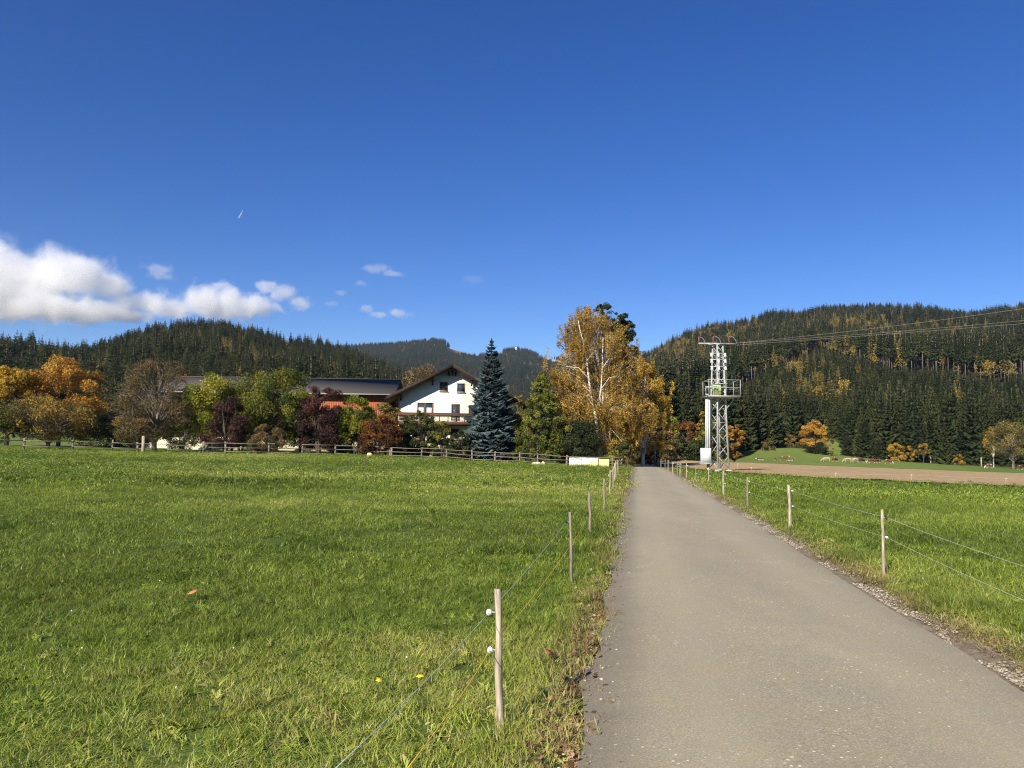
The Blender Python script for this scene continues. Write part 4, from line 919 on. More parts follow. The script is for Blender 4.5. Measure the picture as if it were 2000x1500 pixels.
# low whitewashed yard wall in front of the barn's left half
p0 = at(286, 876, 92); p1 = at(505, 879, 92); dv = p1 - p0; yw = empty('yard_wall', (*p0[:2], Hs(*p0[:2])), math.atan2(dv[1], dv[0])); tag(yw, 'low whitewashed yard wall behind the yellow green tree', 'wall')
Lw = math.hypot(dv[0], dv[1]); MB().box((Lw / 2, 0, .0), (Lw, .3, 2.2)).build('wall_face', simple('whitewash', (.60, .55, .40), .9, .08, 2), yw); MB().box((Lw / 2, 0, 1.16), (Lw + .1, .42, .1)).build('coping', simple('white_coping', (.82, .81, .78), .8), yw)
p0 = at(640, 876, 92); p1 = at(742, 879, 92); dv = p1 - p0; yw = empty('yard_wall', (*p0[:2], Hs(*p0[:2])), math.atan2(dv[1], dv[0])); tag(yw, 'short yellowish yard wall seen beneath the small yellow green tree', 'wall')
Lw = math.hypot(dv[0], dv[1]); MB().box((Lw / 2, 0, 0), (Lw, .3, 2.0)).build('wall_face', simple('yellow_wash', (.60, .52, .32), .9, .08, 2), yw); MB().box((Lw / 2, 0, 1.06), (Lw + .1, .42, .1)).build('coping', simple('white_coping', (.82, .81, .78), .8), yw)
# ---- little hut in the wood edge, and the white chapel-like hut on the far summit
p = at(1735, 880, 250); z = Hs(p[0], p[1]); hut = empty('field_hut', (p[0], p[1], min(z, p[2])), R(20)); tag(hut, 'small dark wooden hut with grey roof at the wood edge', 'hut')
MB().box((0, 0, .6), (2.9, 2.6, 3.2)).build('wall', DARKWOOD, hut)
rf = MB()
for s in (-1, 1): rf.prism([(0, 3.6), (0, 3.75), (s * 2.1, 2.15), (s * 2.1, 2.0)], -1.9, 1.9)
o = rf.build('roof', simple('weathered_shingle', (.16, .15, .15), .8), hut); o.rotation_euler = (0, 0, R(80)); MB().box((0, -1.32, .6), (.9, .05, 1.9)).build('door', BROWNWOOD, hut)
sp = ground(1008, 682.5); p = at(1008, 680, 3300); st = empty('summit_hut', (p[0], p[1], Hs(p[0], p[1]))); tag(st, 'tiny white hut on the distant summit', 'hut')
MB().box((0, 0, 5), (9, 9, 22)).build('wall', simple('white_wall', (.8, .8, .78), .8), st); MB().lathe((0, 0, 16), [(7, 0), (4, 4), (.3, 7)], 8).build('roof', simple('white_dome', (.75, .75, .75), .6), st)

# ================================================================== FENCES
WEATHER = wood_mat('weathered_grey_wood', (.22, .185, .145), (6, 6, .5), .45, .9); PALEWOOD = wood_mat('pale_peeled_wood', (.36, .30, .225), (7, 7, .5), .7, .85); RAILW = wood_mat('weathered_rail', (.20, .17, .135), (.4, 5, 5), .3, .9)
WHITEP = simple('white_plastic', (.82, .82, .78), .35, .05); BLACKP = simple('black_plastic', (.015, .015, .015), .4, .1)
def rail_fence(name, label, pts, rails, hpost, wrail=.08, hrail=.045, mat=RAILW, pm=WEATHER, wpost=.17, seed=0, tall=None):
    g = random.Random(seed); c0 = pts[0]; root = empty(name, (c0[0], c0[1], c0[2])); tag(root, label, 'fence')
    O = np.array(c0); pm_ = []
    for i, p in enumerate(pts):
        h = hpost * g.uniform(.92, 1.12); w = wpost * g.uniform(.8, 1.2)
        if tall and i in tall: h *= 1.35
        q_ = np.array(p) - O
        b = MB(); b.tube([(q_[0], q_[1], q_[2] - .4), (q_[0] + g.uniform(-.03, .03), q_[1], q_[2] + h * .6), (q_[0] + g.uniform(-.05, .05), q_[1], q_[2] + h)], [w * .55, w * .52, w * .46], 7)
        b.build('post', pm, root)
    for i in range(len(pts) - 1):
        a, b_ = np.array(pts[i]) - O, np.array(pts[i + 1]) - O; d = b_ - a; n_ = np.array([-d[1], d[0], 0]); n_ = n_ / np.linalg.norm(n_)
        if n_[1] > 0: n_ = -n_
        for j, f in enumerate(rails):
            z0 = hpost * f + g.uniform(-.05, .05); z1 = hpost * f + g.uniform(-.05, .05); off = n_ * (wpost * .5 + hrail * .5 + .01 * (i % 2)); ex = d * .03
            m = (a + b_) / 2 + off + np.array([0, 0, (z0 + z1) / 2 - .03 * g.random()])
            r = MB().tube([a + off - ex + np.array([0, 0, z0]), m, b_ + off + ex + np.array([0, 0, z1])], [wrail * .42 * g.uniform(.8, 1.1), wrail * .4, wrail * .42 * g.uniform(.8, 1.1)], 6)
            r.build('rail', mat, root)
    return root
def fpts(lst):
    out = []
    for (u, Y) in lst: p = at(u, 885, Y); out.append((p[0], p[1], Hs(p[0], p[1])))
    return out
rail_fence('rail_fence', 'low two rail weathered fence before the trees at far left', fpts([(-40, 60), (46, 62), (141, 64), (219, 66), (268, 67), (328, 68), (398, 70)]), (.40, .82), 1.0, seed=1)
MB_ = MB(); pt = fpts([(279, 66.5)])[0]; o = MB().tube([(0, 0, -.4), (.02, 0, .8), (-.02, 0, 1.5)], [.17, .15, .13], 8).build('gate_post', PALEWOOD, None, pt); tag(o, 'stout bright pale post standing at the two rail fence', 'post')
rail_fence('rail_fence', 'three rail dark weathered fence in the shade of the garden trees', fpts([(398, 70.4), (440, 71), (525, 73), (590, 75), (655, 76.5), (705, 77), (762, 75.5)]), (.25, .6, .95), 1.1, mat=WEATHER, seed=2)
rail_fence('rail_fence', 'three rail weathered fence below the house and blue spruce', fpts([(765, 75.0), (824, 74.5), (872, 74), (922, 73.5), (967, 73), (1015, 72), (1050, 71.5), (1107, 71)]), (.28, .62, .95), 1.05, seed=3)
rail_fence('rail_fence', 'short weathered rail fence beside the banners at the road', fpts([(1107.5, 70.4), (1170, 69.6), (1196, 69), (1214, 69.5)]), (.35, .65, .95), 1.0, seed=4)
# boulder by the fence
def boulder(p, s, seed, label):
    bm = bmesh.new(); bmesh.ops.create_icosphere(bm, subdivisions=3, radius=1); g = random.Random(seed)
    for v in bm.verts: v.co *= .85 + .35 * float(vnoise(v.co.x * 2 + seed, v.co.y * 2 + v.co.z * 1.7)); v.co.x *= s[0]; v.co.y *= s[1]; v.co.z *= s[2]
    me = bpy.data.meshes.new('boulder'); bm.to_mesh(me); bm.free(); me.materials.append(simple('pale_limestone', (.62, .52, .34), .9, .2, 5, bump=.4)); o = link(bpy.data.objects.new('boulder', me)); o.location = p; tag(o, label, 'rock'); return o
for (u, Y, s, lab, sd) in ((1048, 69.5, (.45, .3, .28), 'pale flat boulder in the grass left of the banner', 3), (1061, 69.2, (.2, .2, .35), 'small upright pale stone beside the flat boulder', 5), (722, 74.2, (.32, .3, .42), 'sunlit tan boulder at the fence below the rust brown bush', 8), (868, 86 - 3, (.3, .3, .5), 'pale stone between the shrubs below the balcony', 11)):
    p = fpts([(u, Y)])[0]; boulder((p[0], p[1], p[2] + .1), s, sd, lab)
# banners
def banner_mat(kind):
    m = Mat('banner_print_' + kind); p = m.coord('Generated'); s = m.new('ShaderNodeSeparateXYZ'); m.l.new(p, s.inputs[0])
    n = m.noise(m.scale(p, (7, 1, 5)), 1.2, 4)
    if kind == 'large':
        diag = m.math('SUBTRACT', s.outputs[2], m.math('ADD', .12, m.math('MULTIPLY', s.outputs[0], .28)))
        c = m.mix(m.ramp(m.math('ABSOLUTE', diag), [(.05, .85), (.11, 0)]), (.80, .78, .70), (.70, .62, .12))
        c = m.mix(m.math('MULTIPLY', m.ramp(s.outputs[2], [(.72, 0), (.8, 1)]), m.math('MULTIPLY', m.ramp(n, [(.45, 0), (.55, .8)]), m.math('LESS_THAN', s.outputs[0], .45))), c, (.16, .20, .12))
        d2 = m.math('ADD', s.outputs[0], s.outputs[2]); c = m.mix(m.math('MULTIPLY', m.math('GREATER_THAN', d2, 1.55), m.ramp(n, [(.4, .2), (.6, .8)])), c, (.22, .26, .18))
        c = m.mix(m.math('MULTIPLY', m.math('GREATER_THAN', s.outputs[0], .72), m.math('LESS_THAN', s.outputs[2], .62)), c, (.78, .72, .28))
    else: c = m.mix(m.ramp(s.outputs[2], [(.5, .25), (.85, .8)]), (.82, .76, .40), (.78, .68, .10))
    m.color(c).rough(.5); return m.m
def banner(u0, u1, v0, v1, Y, kind, label):
    a = at(u0, v1, Y); b = at(u1, v1, Y - .25); top = at(u0, v0, Y)[2]; d = b - a; L = math.hypot(d[0], d[1]); h = top - a[2]
    o = empty('banner', (a[0], a[1], a[2]), math.atan2(d[1], d[0])); tag(o, label, 'banner')
    sh = MB(); n = 14
    for i in range(n):
        x0, x1 = L * i / n, L * (i + 1) / n; y0, y1 = .015 * math.sin(i * 1.3), .015 * math.sin((i + 1) * 1.3)
        sh.quad((x0, y0, 0), (x1, y1, 0), (x1, y1, h), (x0, y0, h))
    s = sh.build('printed_sheet', banner_mat(kind), o); md = s.modifiers.new('solid', 'SOLIDIFY'); md.thickness = .012; md.offset = 0
    for x in (0.03, L - .03): MB().tube([(x, .06, -.55), (x, .06, h + .03)], .035, 6).build('stake', WEATHER, o)
banner(1112, 1168.5, 893.5, 913.5, 68.5, 'large', 'wide white banner with yellow stripe on the fence beside the road')
banner(1170.5, 1189.5, 896.5, 913.0, 68.2, 'small', 'small yellow banner right of the wide white one')

# ---- electric fence posts
def stake(u, vb, vt, lean, r, side, label, group, ins=((.80, 'w'),), mat=WEATHER, Yfix=None, name='fence_post', seed=0):
    if Yfix is None: p = ground(u, vb)
    else: q_ = at(u, vb, Yfix); p = np.array([q_[0], q_[1], Hs(q_[0], q_[1])])
    h = at(u, vt, p[1])[2] - p[2]; g = random.Random(seed)
    root = empty(name, p); tag(root, label, 'post', group)
    n = 9; pts = []; rs = []
    for i in range(n):
        f = i / (n - 1); pts.append((lean * h * f + g.uniform(-.006, .006) * (r / .02), g.uniform(-.006, .006), -.3 + (h + .3) * f)); rs.append(r * (1.18 - .28 * f) * g.uniform(.93, 1.07))
    MB().tube(pts, rs, 9).build('stake', mat, root, smooth=False)
    W_ = []
    for (f, col) in ins:
        z = h * f; x = lean * z + side * (r + .032)
        b = MB(); b.tube([(lean * z + side * r * .6, 0, z), (x - side * .0, 0, z)], .005, 5)
        mt = WHITEP if col == 'w' else BLACKP
        i_ = MB(); 
        for (d0, d1, rr_) in ((-.017, -.008, .016), (-.008, .008, .009), (.008, .017, .016)): i_.tube([(x, d0, z), (x, d1, z)], rr_, 10)
        oi = i_.build('insulator', mt, root); b.build('screw', METAL, oi)
        W_.append(np.array([p[0] + x, p[1], p[2] + z]))
    return p, W_
ORD = ['nearest', 'second', 'third', 'fourth', 'fifth', 'sixth', 'seventh', 'eighth', 'ninth', 'tenth', 'eleventh', 'twelfth', 'thirteenth', 'fourteenth', 'fifteenth', 'sixteenth']
LP = [(980, 1424, 1150, -.045, .021, ((.83, 'w'), (.56, 'w')), PALEWOOD), (1118, 1141, 1000, -.04, .017, ((.86, 'b'),), WEATHER), (1153.5, 1047, 962, -.03, .026, ((.84, 'b'),), WEATHER), (1180, 999, 935, .0, .026, ((.8, 'b'),), WEATHER), (1191, 969, 918, .01, .022, ((.8, 'w'),), PALEWOOD), (1197.5, 957, 911, 0, .022, ((.8, 'w'),), PALEWOOD), (1200.5, 944, 905, 0, .026, ((.8, 'w'),), PALEWOOD), (1203, 936, 901, 0, .028, ((.8, 'w'),), PALEWOOD), (1207, 926, 899, 0, .028, ((.8, 'w'),), PALEWOOD)]
LW = []
for i, (u, vb, vt, ln, r, ins, mt) in enumerate(LP):
    LW.append(stake(u, vb, vt, ln, r, -1, '%s wooden fence post on the left side of the road, counted from the viewer' % ORD[i], 'electric fence posts left of the road', ins, mt, seed=i)[1])
RP = [(1726, 1125, 995, .0, .018, ((.88, 'b'), (.58, 'w'))), (1544, 1031, 947, -.03, .034, ((.86, 'w'), (.5, 'w'))), (1460, 991, 932, 0, .024, ((.86, 'w'), (.5, 'w'))), (1413, 969, 919, 0, .03, ((.86, 'w'), (.5, 'w'))), (1384.5, 946, 913, 0, .025, ((.86, 'w'), (.5, 'w'))), (1359, 941, 910, 0, .025, ((.86, 'w'), (.5, 'w'))), (1341, 936, 905, 0, .024, ((.86, 'w'), (.5, 'w'))), (1328.5, 931, 904, 0, .03, ((.86, 'w'),)), (1323, 929, 903, 0, .025, ((.86, 'w'),)), (1314, 926, 902, 0, .024, ((.86, 'w'),)), (1305, 921, 899, 0, .024, ((.86, 'w'),)), (1299, 917, 897, 0, .025, ((.86, 'w'),)), (1291, 913, 896, 0, .025, ((.86, 'w'),)), (1286, 910, 895, 0, .025, ((.86, 'w'),))]
RW = []
for i, (u, vb, vt, ln, r, ins) in enumerate(RP):
    RW.append(stake(u, vb, vt, ln, r, 1, '%s wooden fence post on the right side of the road, counted from the viewer' % ORD[i], 'electric fence posts right of the road', ins, PALEWOOD if i % 3 != 2 else WEATHER, seed=30 + i)[1])
def wire(name, label, pts, r, mat, sag=.02, cat='wire'):
    out = [];
    for i in range(len(pts) - 1):
        a, b = np.array(pts[i]), np.array(pts[i + 1]); n = 8
        for k in range(n + (1 if i == len(pts) - 2 else 0)): f = k / n; q_ = a + (b - a) * f; q_[2] -= sag * 4 * f * (1 - f); out.append(q_)
    o0 = np.array(out[0]); o = MB().tube([q_ - o0 for q_ in out], r, 5).build(name, mat, None, o0); return tag(o, label, cat)
GREENW = simple('pale_green_rope', (.46, .56, .46), .6, .1); YELLOWW = simple('yellow_polywire', (.80, .52, .04), .6, .15); WHITEW = simple('white_polywire', (.66, .68, .62), .6, .1); STEELW = simple('line_wire', (.26, .24, .21), .5)
back = lambda u, v, Y: at(u, v, Y)
wire('fence_wire', 'pale green upper electric wire on the left fence', [at(640, 1515, 2.35), LW[0][0]] + [w[0] for w in LW[1:]], .0016, GREENW)
yl = [at(785, 1515, 2.6), LW[0][1]]
for k in range(1, 4): yl.append(LW[k][0] - np.array([0, 0, .33 + .02 * k]))
wire('fence_wire', 'yellow lower electric wire on the left fence', yl, .0024, YELLOWW)
wire('fence_wire', 'white upper electric wire on the right fence', [at(2100, 1138, 6.2), RW[0][0]] + [w[0] for w in RW[1:]], .0017, WHITEW)
wire('fence_wire', 'white lower electric wire on the right fence', [at(2100, 1215, 6.2), RW[0][1]] + [w[1] for w in RW[1:7]], .0015, WHITEW)
# thin posts of the cross fences on the ploughed field and pasture
CROSS = [(1467, 924, 912, 'far left'), (1632, 937, 923, ''), (1780, 942, 926, ''), (1965, 948, 933, ''), (1441, 918, 905, '')]
names_ = ['thin pale stake at the near edge of the ploughed strip, left of the cows', 'thin pale stake at the ploughed strip below the cow group', 'thin pale stake at the ploughed strip, right of the cow group', 'thin pale stake at the ploughed strip near the right edge', 'thin pale stake beside the tower on the ploughed strip']
cw = []
for i, (u, vb, vt, _) in enumerate(CROSS): cw.append((u, stake(u, vb, vt, 0, .022, 1, names_[i], 'thin stakes along the ploughed strip', ((.9, 'w'),), PALEWOOD, seed=60 + i)[1][0]))
cw.sort(key=lambda t: t[0]); wire('fence_wire', 'thin white wire along the near edge of the ploughed strip', [c[1] for c in cw] + [at(2080, 938, 40)], .0022, WHITEW)
for i, (u, vb, vt, Y, lab) in enumerate([(1818, 910, 897, 238, 'pale post at the wood edge right of the yellow bushes'), (1838, 911, 903, 238, 'short pale post at the wood edge'), (1852, 911, 902, 238, 'thin pale post left of the small bright yellow bush'), (1917, 914, 896, 215, 'tall pale post left of the slender orange birch')]):
    p = at(u, vb, Y); q_ = np.array([p[0], p[1], Hs(p[0], p[1])]); h = (vb - vt) * Y / F
    tag(MB().tube([(0, 0, -.5), (0, 0, h * .5), (.02, 0, h)], [.2, .18, .15], 7).build('post', PALEWOOD, None, q_), lab, 'post', 'posts along the wood edge')
# wooden utility pole by the road bend
p = at(1280, 900, 96); q_ = np.array([p[0], p[1], Hs(p[0], p[1])]); root = empty('utility_pole', q_); tag(root, 'slim wooden pole by the far bend of the road', 'pole')
MB().tube([(0, 0, -.5), (-.06, 0, 2), (-.14, 0, 4.2)], [.11, .1, .085], 8).build('mast', WEATHER, root); MB().lathe((-.14, 0, 4.2), [(.05, 0), (.06, .08), (.03, .16)], 8).build('insulator', WHITEP, root); MB().box((-.02, -.12, 1.5), (.2, .03, .3)).build('number_plate', PALEWOOD, root)

# ================================================================== LATTICE TOWER
TY = 59.0; tp = at(1404, 919, TY); TZ = Hs(tp[0], tp[1]); mt_ = TY / F; hort = 873 + (1404 - 1000) * math.tan(ROLL)
tower = empty('transformer_tower', (tp[0], tp[1], TZ)); tag(tower, 'grey steel lattice transformer tower with platform right of the road', 'tower')
def tz(v): return CAMZ + (hort - v) * mt_ - TZ
def tx(u): return (u - 1404) * mt_
STEEL = simple('galvanised_lattice', (.36, .375, .37), .5, .18, 4, .15); STEELD = simple('dull_steel', (.36, .37, .36), .6, .2, 4, .1); PORC = simple('white_porcelain', (.75, .73, .68), .25, .05); RUSTB = simple('brown_porcelain', (.13, .045, .025), .3, .15); PALEG = simple('pale_green_paint', (.45, .52, .26), .5, .12); CABG = simple('light_grey_cabinet', (.58, .62, .62), .45, .08); CONC = simple('concrete', (.5, .47, .4), .9, .15, 5)
rotT = R(24); ZT = tz(672)
def leg(k, z):
    hw = .56 + (.28 - .56) * min(1, z / (ZT)); a = rotT + R(45) + k * R(90); r = hw * math.sqrt(2) * .92; return np.array([r * math.cos(a), r * math.sin(a), z])
for k in range(4):
    MB().bar(leg(k, -.2), leg(k, ZT), .11, .11).build('leg', STEEL, tower)
    p = leg(k, 0); MB().lathe((p[0], p[1], -.3), [(.26, 0), (.24, .42), (.2, .48)], 10).build('footing', CONC, tower)
zs_ = [.25]; 
while zs_[-1] < ZT - .5: zs_.append(zs_[-1] + .92 - .045 * zs_[-1])
for k in range(4):
    for i in range(len(zs_) - 1):
        a, b = (k, (k + 1) % 4) if i % 2 == 0 else ((k + 1) % 4, k)
        MB().bar(leg(a, zs_[i + 1]), leg(b, zs_[i]), .06, .035).build('brace', STEEL if k % 2 == 0 else STEELD, tower)
    MB().bar(leg(k, zs_[4]), leg((k + 1) % 4, zs_[4]), .06, .04).build('brace', STEEL, tower); MB().bar(leg(k, ZT - .05), leg((k + 1) % 4, ZT - .05), .06, .04).build('brace', STEEL, tower)
# crossarm, surge arresters, horns
arm = MB().box((tx(1402.5), 0, ZT + .06), (tx(1439) - tx(1366), .14, .10)).box((tx(1402.5), .3, ZT + .03), (1.2, .10, .08)).box((tx(1402.5), -.3, ZT + .03), (1.2, .10, .08)).build('crossarm', STEEL, tower)
for u in (1367, 1395, 1426):
    x = tx(u); b = MB().lathe((x, 0, ZT + .11), [(.05, 0), (.09, .05), (.06, .1), (.09, .16), (.06, .21), (.09, .27), (.06, .32), (.08, .38), (.03, .5)], 10); o = b.build('arrester', RUSTB, tower)
    h = MB(); s = 1
    pts = [(x + (1.0 - math.cos(t)) * .28 * s * (1.0 if u != 1367 else .8), -.02, ZT + .55 + math.sin(t) * (.15 if u != 1367 else .05) - (t / math.pi) ** 2 * .5) for t in np.linspace(0, math.pi, 10)]
    h.tube(pts, .014, 5).build('horn_wire', STEELD, o)
for j, v in enumerate((694, 706, 720)):
    z = tz(v); MB().box((tx(1401), -.42, z + .12), (1.15, .07, .07)).build('insulator_arm', STEEL, tower)
    for u in (1388.5, 1402, 1415):
        MB().lathe((tx(u), -.46 - .05 * j, z - .14), [(.05, 0), (.13, .03), (.06, .08), (.12, .12), (.06, .17), (.10, .21), (.04, .27)], 12).build('insulator', PORC, tower)
for u in (1388.5, 1402, 1415): MB().tube([(tx(u), -.5, tz(694)), (tx(u) + .05, -.6, tz(706)), (tx(u), -.62, tz(720)), (tx(u) + .04, -.5, tz(742)), (tx(u), -.2, tz(760))], .018, 5).build('jumper_cable', STEELD, tower)
for u in (1413.5, 1416.5): MB().tube([(tx(u), .2, tz(690)), (tx(u) + .1, .2, tz(760))], .03, 6).build('conduit', STEEL, tower)
# platform with railing
zf, zt = tz(776), tz(744); x0, x1, y0, y1 = tx(1379), tx(1439.5), -1.05, .75
pf = MB(); pf.box(((x0 + x1) / 2, (y0 + y1) / 2, zf), (x1 - x0, y1 - y0, .06)); plat = pf.build('platform', STEELD, tower)
MB().bar((x0, y0, zf + .02), (x1, y0, zf + .02), .05, .09).bar((x0, y1, zf + .02), (x1, y1, zf + .02), .05, .09).bar((x0, y0, zf + .02), (x0, y1, zf + .02), .05, .09).bar((x1, y0, zf + .02), (x1, y1, zf + .02), .05, .09).build('floor_frame', STEEL, plat)
rl = MB()
for z in (zt, (zf + zt) / 2 + .05): rl.tube([(x0, y0, z), (x1, y0, z), (x1, y1, z), (x0, y1, z), (x0, y0, z)], .026, 6)
rl.build('railing', STEEL, plat)
for (x, y) in ((x0, y0), (x1, y0), (x1, y1), (x0, y1), (tx(1412), y0)): MB().tube([(x, y, zf), (x, y, zt)], .026, 6).build('railing_post', STEEL, plat)
MB().bar((tx(1398), y0 + .1, zf - .05), (x1 - .1, y0 + .1, zf - .05), .05).bar(leg(3, zf - .9), (x1 - .15, (y0 + y1) / 2, zf - .05), .07).bar(leg(2, zf - .9), (x0 + .1, 0, zf - .05), .06).build('bracket', STEEL, plat)
MB().bar((tx(1373), -.9, tz(758)), (tx(1396), -.9, tz(757)), .06, .10).bar((tx(1373), -.9, tz(772)), (tx(1392), -.9, tz(776)), .06, .10).bar((tx(1374), -.9, tz(772)), (tx(1374), -.9, tz(757)), .04).build('side_bracket', STEEL, plat)
tk = MB(); tk.box((tx(1398), -.35, (zf + tz(751)) / 2 + .03), (.55, .5, tz(751) - zf - .06))
tr_ = tk.build('transformer', PALEG, tower)
for i in range(6): MB().box((tx(1398) - .25 + i * .1, -.64, (zf + tz(752)) / 2 + .03), (.03, .1, (tz(752) - zf) * .7)).build('cooling_fin', PALEG, tr_)
MB().box((tx(1408), -.3, tz(750)), (.9, .12, .05)).build('busbar', PALEG, tr_)
# cable ducts and cabinet
for i, u in enumerate((1375.8, 1379.0, 1382.4)): MB().tube([(tx(u), -.55, tz(877)), (tx(u + 1.2), -.5, tz(782))], .055, 8).build('cable_duct', CABG, tower)
MB().tube([(tx(1376), -.5, tz(782)), (tx(1388), -.45, tz(779)), (tx(1395), -.3, tz(778))], .05, 6).build('cable_duct', STEEL, tower)
cb = MB().box((tx(1375), -.65, (tz(875.5) + tz(904)) / 2), (.74, .52, tz(875.5) - tz(904)), R(-18)); cab = cb.build('cabinet', CABG, tower)
MB().box((tx(1375) - .04, -.93, (tz(875.5) + tz(904)) / 2), (.60, .03, (tz(875.5) - tz(904)) * .86), R(-18)).build('cabinet_door', CABG, cab)
MB().box((tx(1375), -.65, tz(905)), (.86, .62, .06), R(-18)).build('shelf', STEELD, cab); MB().tube([(tx(1380), -.45, -.2), (tx(1381), -.45, tz(906))], .11, 8).build('support_post', STEELD, cab)
MB().bar((tx(1384), -.5, tz(905)), (tx(1392), -.25, tz(903)), .1, .05).build('arm', STEEL, cab)
for u in (1422.5, 1424.5): MB().tube([(tx(u), .1, tz(890)), (tx(u) - .25, .1, tz(790))], .03, 6).build('conduit', STEEL, tower)
# overhead lines
T0 = np.array(tower.location)
for i, (u0, v0, m_, e_, lab) in enumerate([(1438, 670, (1680, 644.5), (2000, 602.5), 'uppermost power line running from the tower to the right edge'), (1426, 671, (1700, 651.5), (2000, 626), 'middle power line running from the tower to the right edge'), (1439, 674, (1700, 655), (2000, 632), 'lowest power line running from the tower to the right edge')]):
    A = at(u0, v0, TY); B = at(*m_, 55.5); C = at(*e_, 50); E = C + (C - B) * .9 + np.array([0, 0, .25]); pts = []
    for t in np.linspace(0, 1, 30):       # smooth curve through A, B, C
        tb_ = .47; l0 = (t - tb_) * (t - 1) / (tb_); l1 = t * (t - 1) / (tb_ * (tb_ - 1)); l2 = t * (t - tb_) / (1 - tb_); pts.append(A * l0 + B * l1 + C * l2)
    pts.append(E); o = MB().tube([p - A for p in pts], .0075, 5).build('power_line', STEELW, None, A); tag(o, lab, 'cable', 'power lines from the tower')

# ================================================================== CATTLE
def cow_mesh(kind):
    me = bpy.data.meshes.new('cow_' + kind)
    if kind == 'lying': dz = -.72
    else: dz = 0
    J = [((0, 0, 1.08 + dz), .34), ((.45, 0, 1.06 + dz), .36), ((.78, 0, 1.12 + dz), .30), ((-.45, 0, 1.08 + dz), .36), ((-.82, 0, 1.12 + dz), .29)]
    E = [(0, 1), (1, 2), (0, 3), (3, 4)]
    def add(p, r, frm): J.append((p, r)); E.append((frm, len(J) - 1)); return len(J) - 1
    if kind == 'grazing': n = add((1.08, 0, .95), .17, 2); n = add((1.34, 0, .55), .13, n); n = add((1.52, 0, .26), .115, n); add((1.66, 0, .10), .075, n); ears = (1.36, .5)
    else: n = add((1.06, 0, 1.32 + dz), .18, 2); n = add((1.3, 0, 1.5 + dz), .15, n); n = add((1.55, 0, 1.40 + dz), .115, n); add((1.72, 0, 1.28 + dz), .08, n); ears = (1.28, 1.55 + dz)
    for s in (-1, 1):
        add((ears[0] - .02, s * .26, ears[1] + .05), .04, len(J) - (3 if s < 0 else 4))
        if kind != 'lying':
            k = add((.72, s * .20, .78), .15, 2); k = add((.70, s * .20, .42), .075, k); k = add((.72, s * .20, .10), .05, k); add((.78, s * .20, .03), .06, k)
            k = add((-.80, s * .20, .80), .18, 4); k = add((-.90, s * .20, .46), .085, k); k = add((-.84, s * .20, .12), .055, k); add((-.78, s * .20, .03), .06, k)
        else:
            k = add((.85, s * .24, .18), .10, 2); add((.6, s * .36, .07), .06, k); k = add((-.6, s * .32, .22), .17, 4); add((-.25, s * .46, .08), .07, k)
    k = add((-1.08, 0, 1.2 + dz), .045, 4); k = add((-1.14, 0, .8 + dz * .8), .03, k); add((-1.12, 0, .5 + dz * .5), .05, k)
    me.from_pydata([j[0] for j in J], E, []); return me, [j[1] for j in J]
def cow_mat(name, c, white, thr):
    m = Mat(name); p = m.coord(); n = m.noise(p, 1.5, 2); s = m.new('ShaderNodeSeparateXYZ'); m.l.new(p, s.inputs[0])
    w = m.ramp(n, [(thr, 0), (thr + .03, 1)]); face = m.math('GREATER_THAN', s.outputs[0], 1.3); leg_ = m.math('LESS_THAN', s.outputs[2], .34)
    w = m.math('MAXIMUM', w, m.math('MAXIMUM', m.math('MULTIPLY', face, .85), m.math('MULTIPLY', leg_, .8))); m.color(m.mix(w, c, white)).rough(.8); return m.m
CM = {'brown': cow_mat('cow_red_brown', (.13, .05, .028), (.62, .55, .46), .60), 'dark': cow_mat('cow_dark_brown', (.075, .032, .020), (.60, .54, .46), .72), 'cream': cow_mat('cow_cream', (.36, .28, .18), (.44, .37, .28), .5), 'pied': cow_mat('cow_pied', (.15, .06, .03), (.66, .60, .52), .48)}
COWM = {}
for k in ('grazing', 'standing', 'lying'):
    for c in CM:
        me, rad = cow_mesh(k); me.materials.append(CM[c]); o = bpy.data.objects.new('tmp', me); COL.objects.link(o)
        md = o.modifiers.new('skin', 'SKIN'); sv = me.skin_vertices[0].data
        for i, r in enumerate(rad): sv[i].radius = (r, r)
        sv[0].use_root = True; md.use_smooth_shade = True; o.modifiers.new('sub', 'SUBSURF').levels = 1; o.modifiers['sub'].render_levels = 1
        dg = bpy.context.evaluated_depsgraph_get(); m2 = bpy.data.meshes.new_from_object(o.evaluated_get(dg)); m2.name = 'cow_%s_%s' % (k, c)
        if not m2.materials: m2.materials.append(CM[c])
        COWM[(k, c)] = m2; bpy.data.objects.remove(o)
COWS = [(1487, 906.5, 'lying', 'dark', 170, 'dark brown cow lying left of the large standing cow'), (1515, 907, 'lying', 'dark', 80, 'brown calf lying just left of the large standing cow'), (1531, 907, 'standing', 'brown', -20, 'large red brown cow standing on the pasture left of the orange tree'), (1543, 908, 'lying', 'brown', 10, 'brown cow lying at the feet of the large standing cow'),
        (1614, 910, 'grazing', 'cream', 170, 'pale cow grazing below the slim yellow birch'), (1631, 910, 'grazing', 'brown', 30, 'brown cow grazing right of the pale one below the birch'), (1656, 911.5, 'grazing', 'cream', 175, 'cream white cow, leftmost of the close row before the spruces'), (1671, 912.5, 'grazing', 'cream', 10, 'second cream white cow in the close row before the spruces'), (1683, 913, 'grazing', 'dark', 20, 'dark brown cow at the right end of the close row'),
        (1703, 914, 'grazing', 'brown', 175, 'red brown cow grazing below the short spruce'), (1716, 914.5, 'grazing', 'brown', 100, 'brown cow seen end on below the hut'), (1735, 915, 'grazing', 'brown', -50, 'single brown cow grazing below the little hut'), (1932, 921.5, 'grazing', 'pied', 190, 'brown and white pied cow before the slender orange birch'), (1993, 922.5, 'grazing', 'brown', 20, 'brown cow cut by the right edge of the picture')]
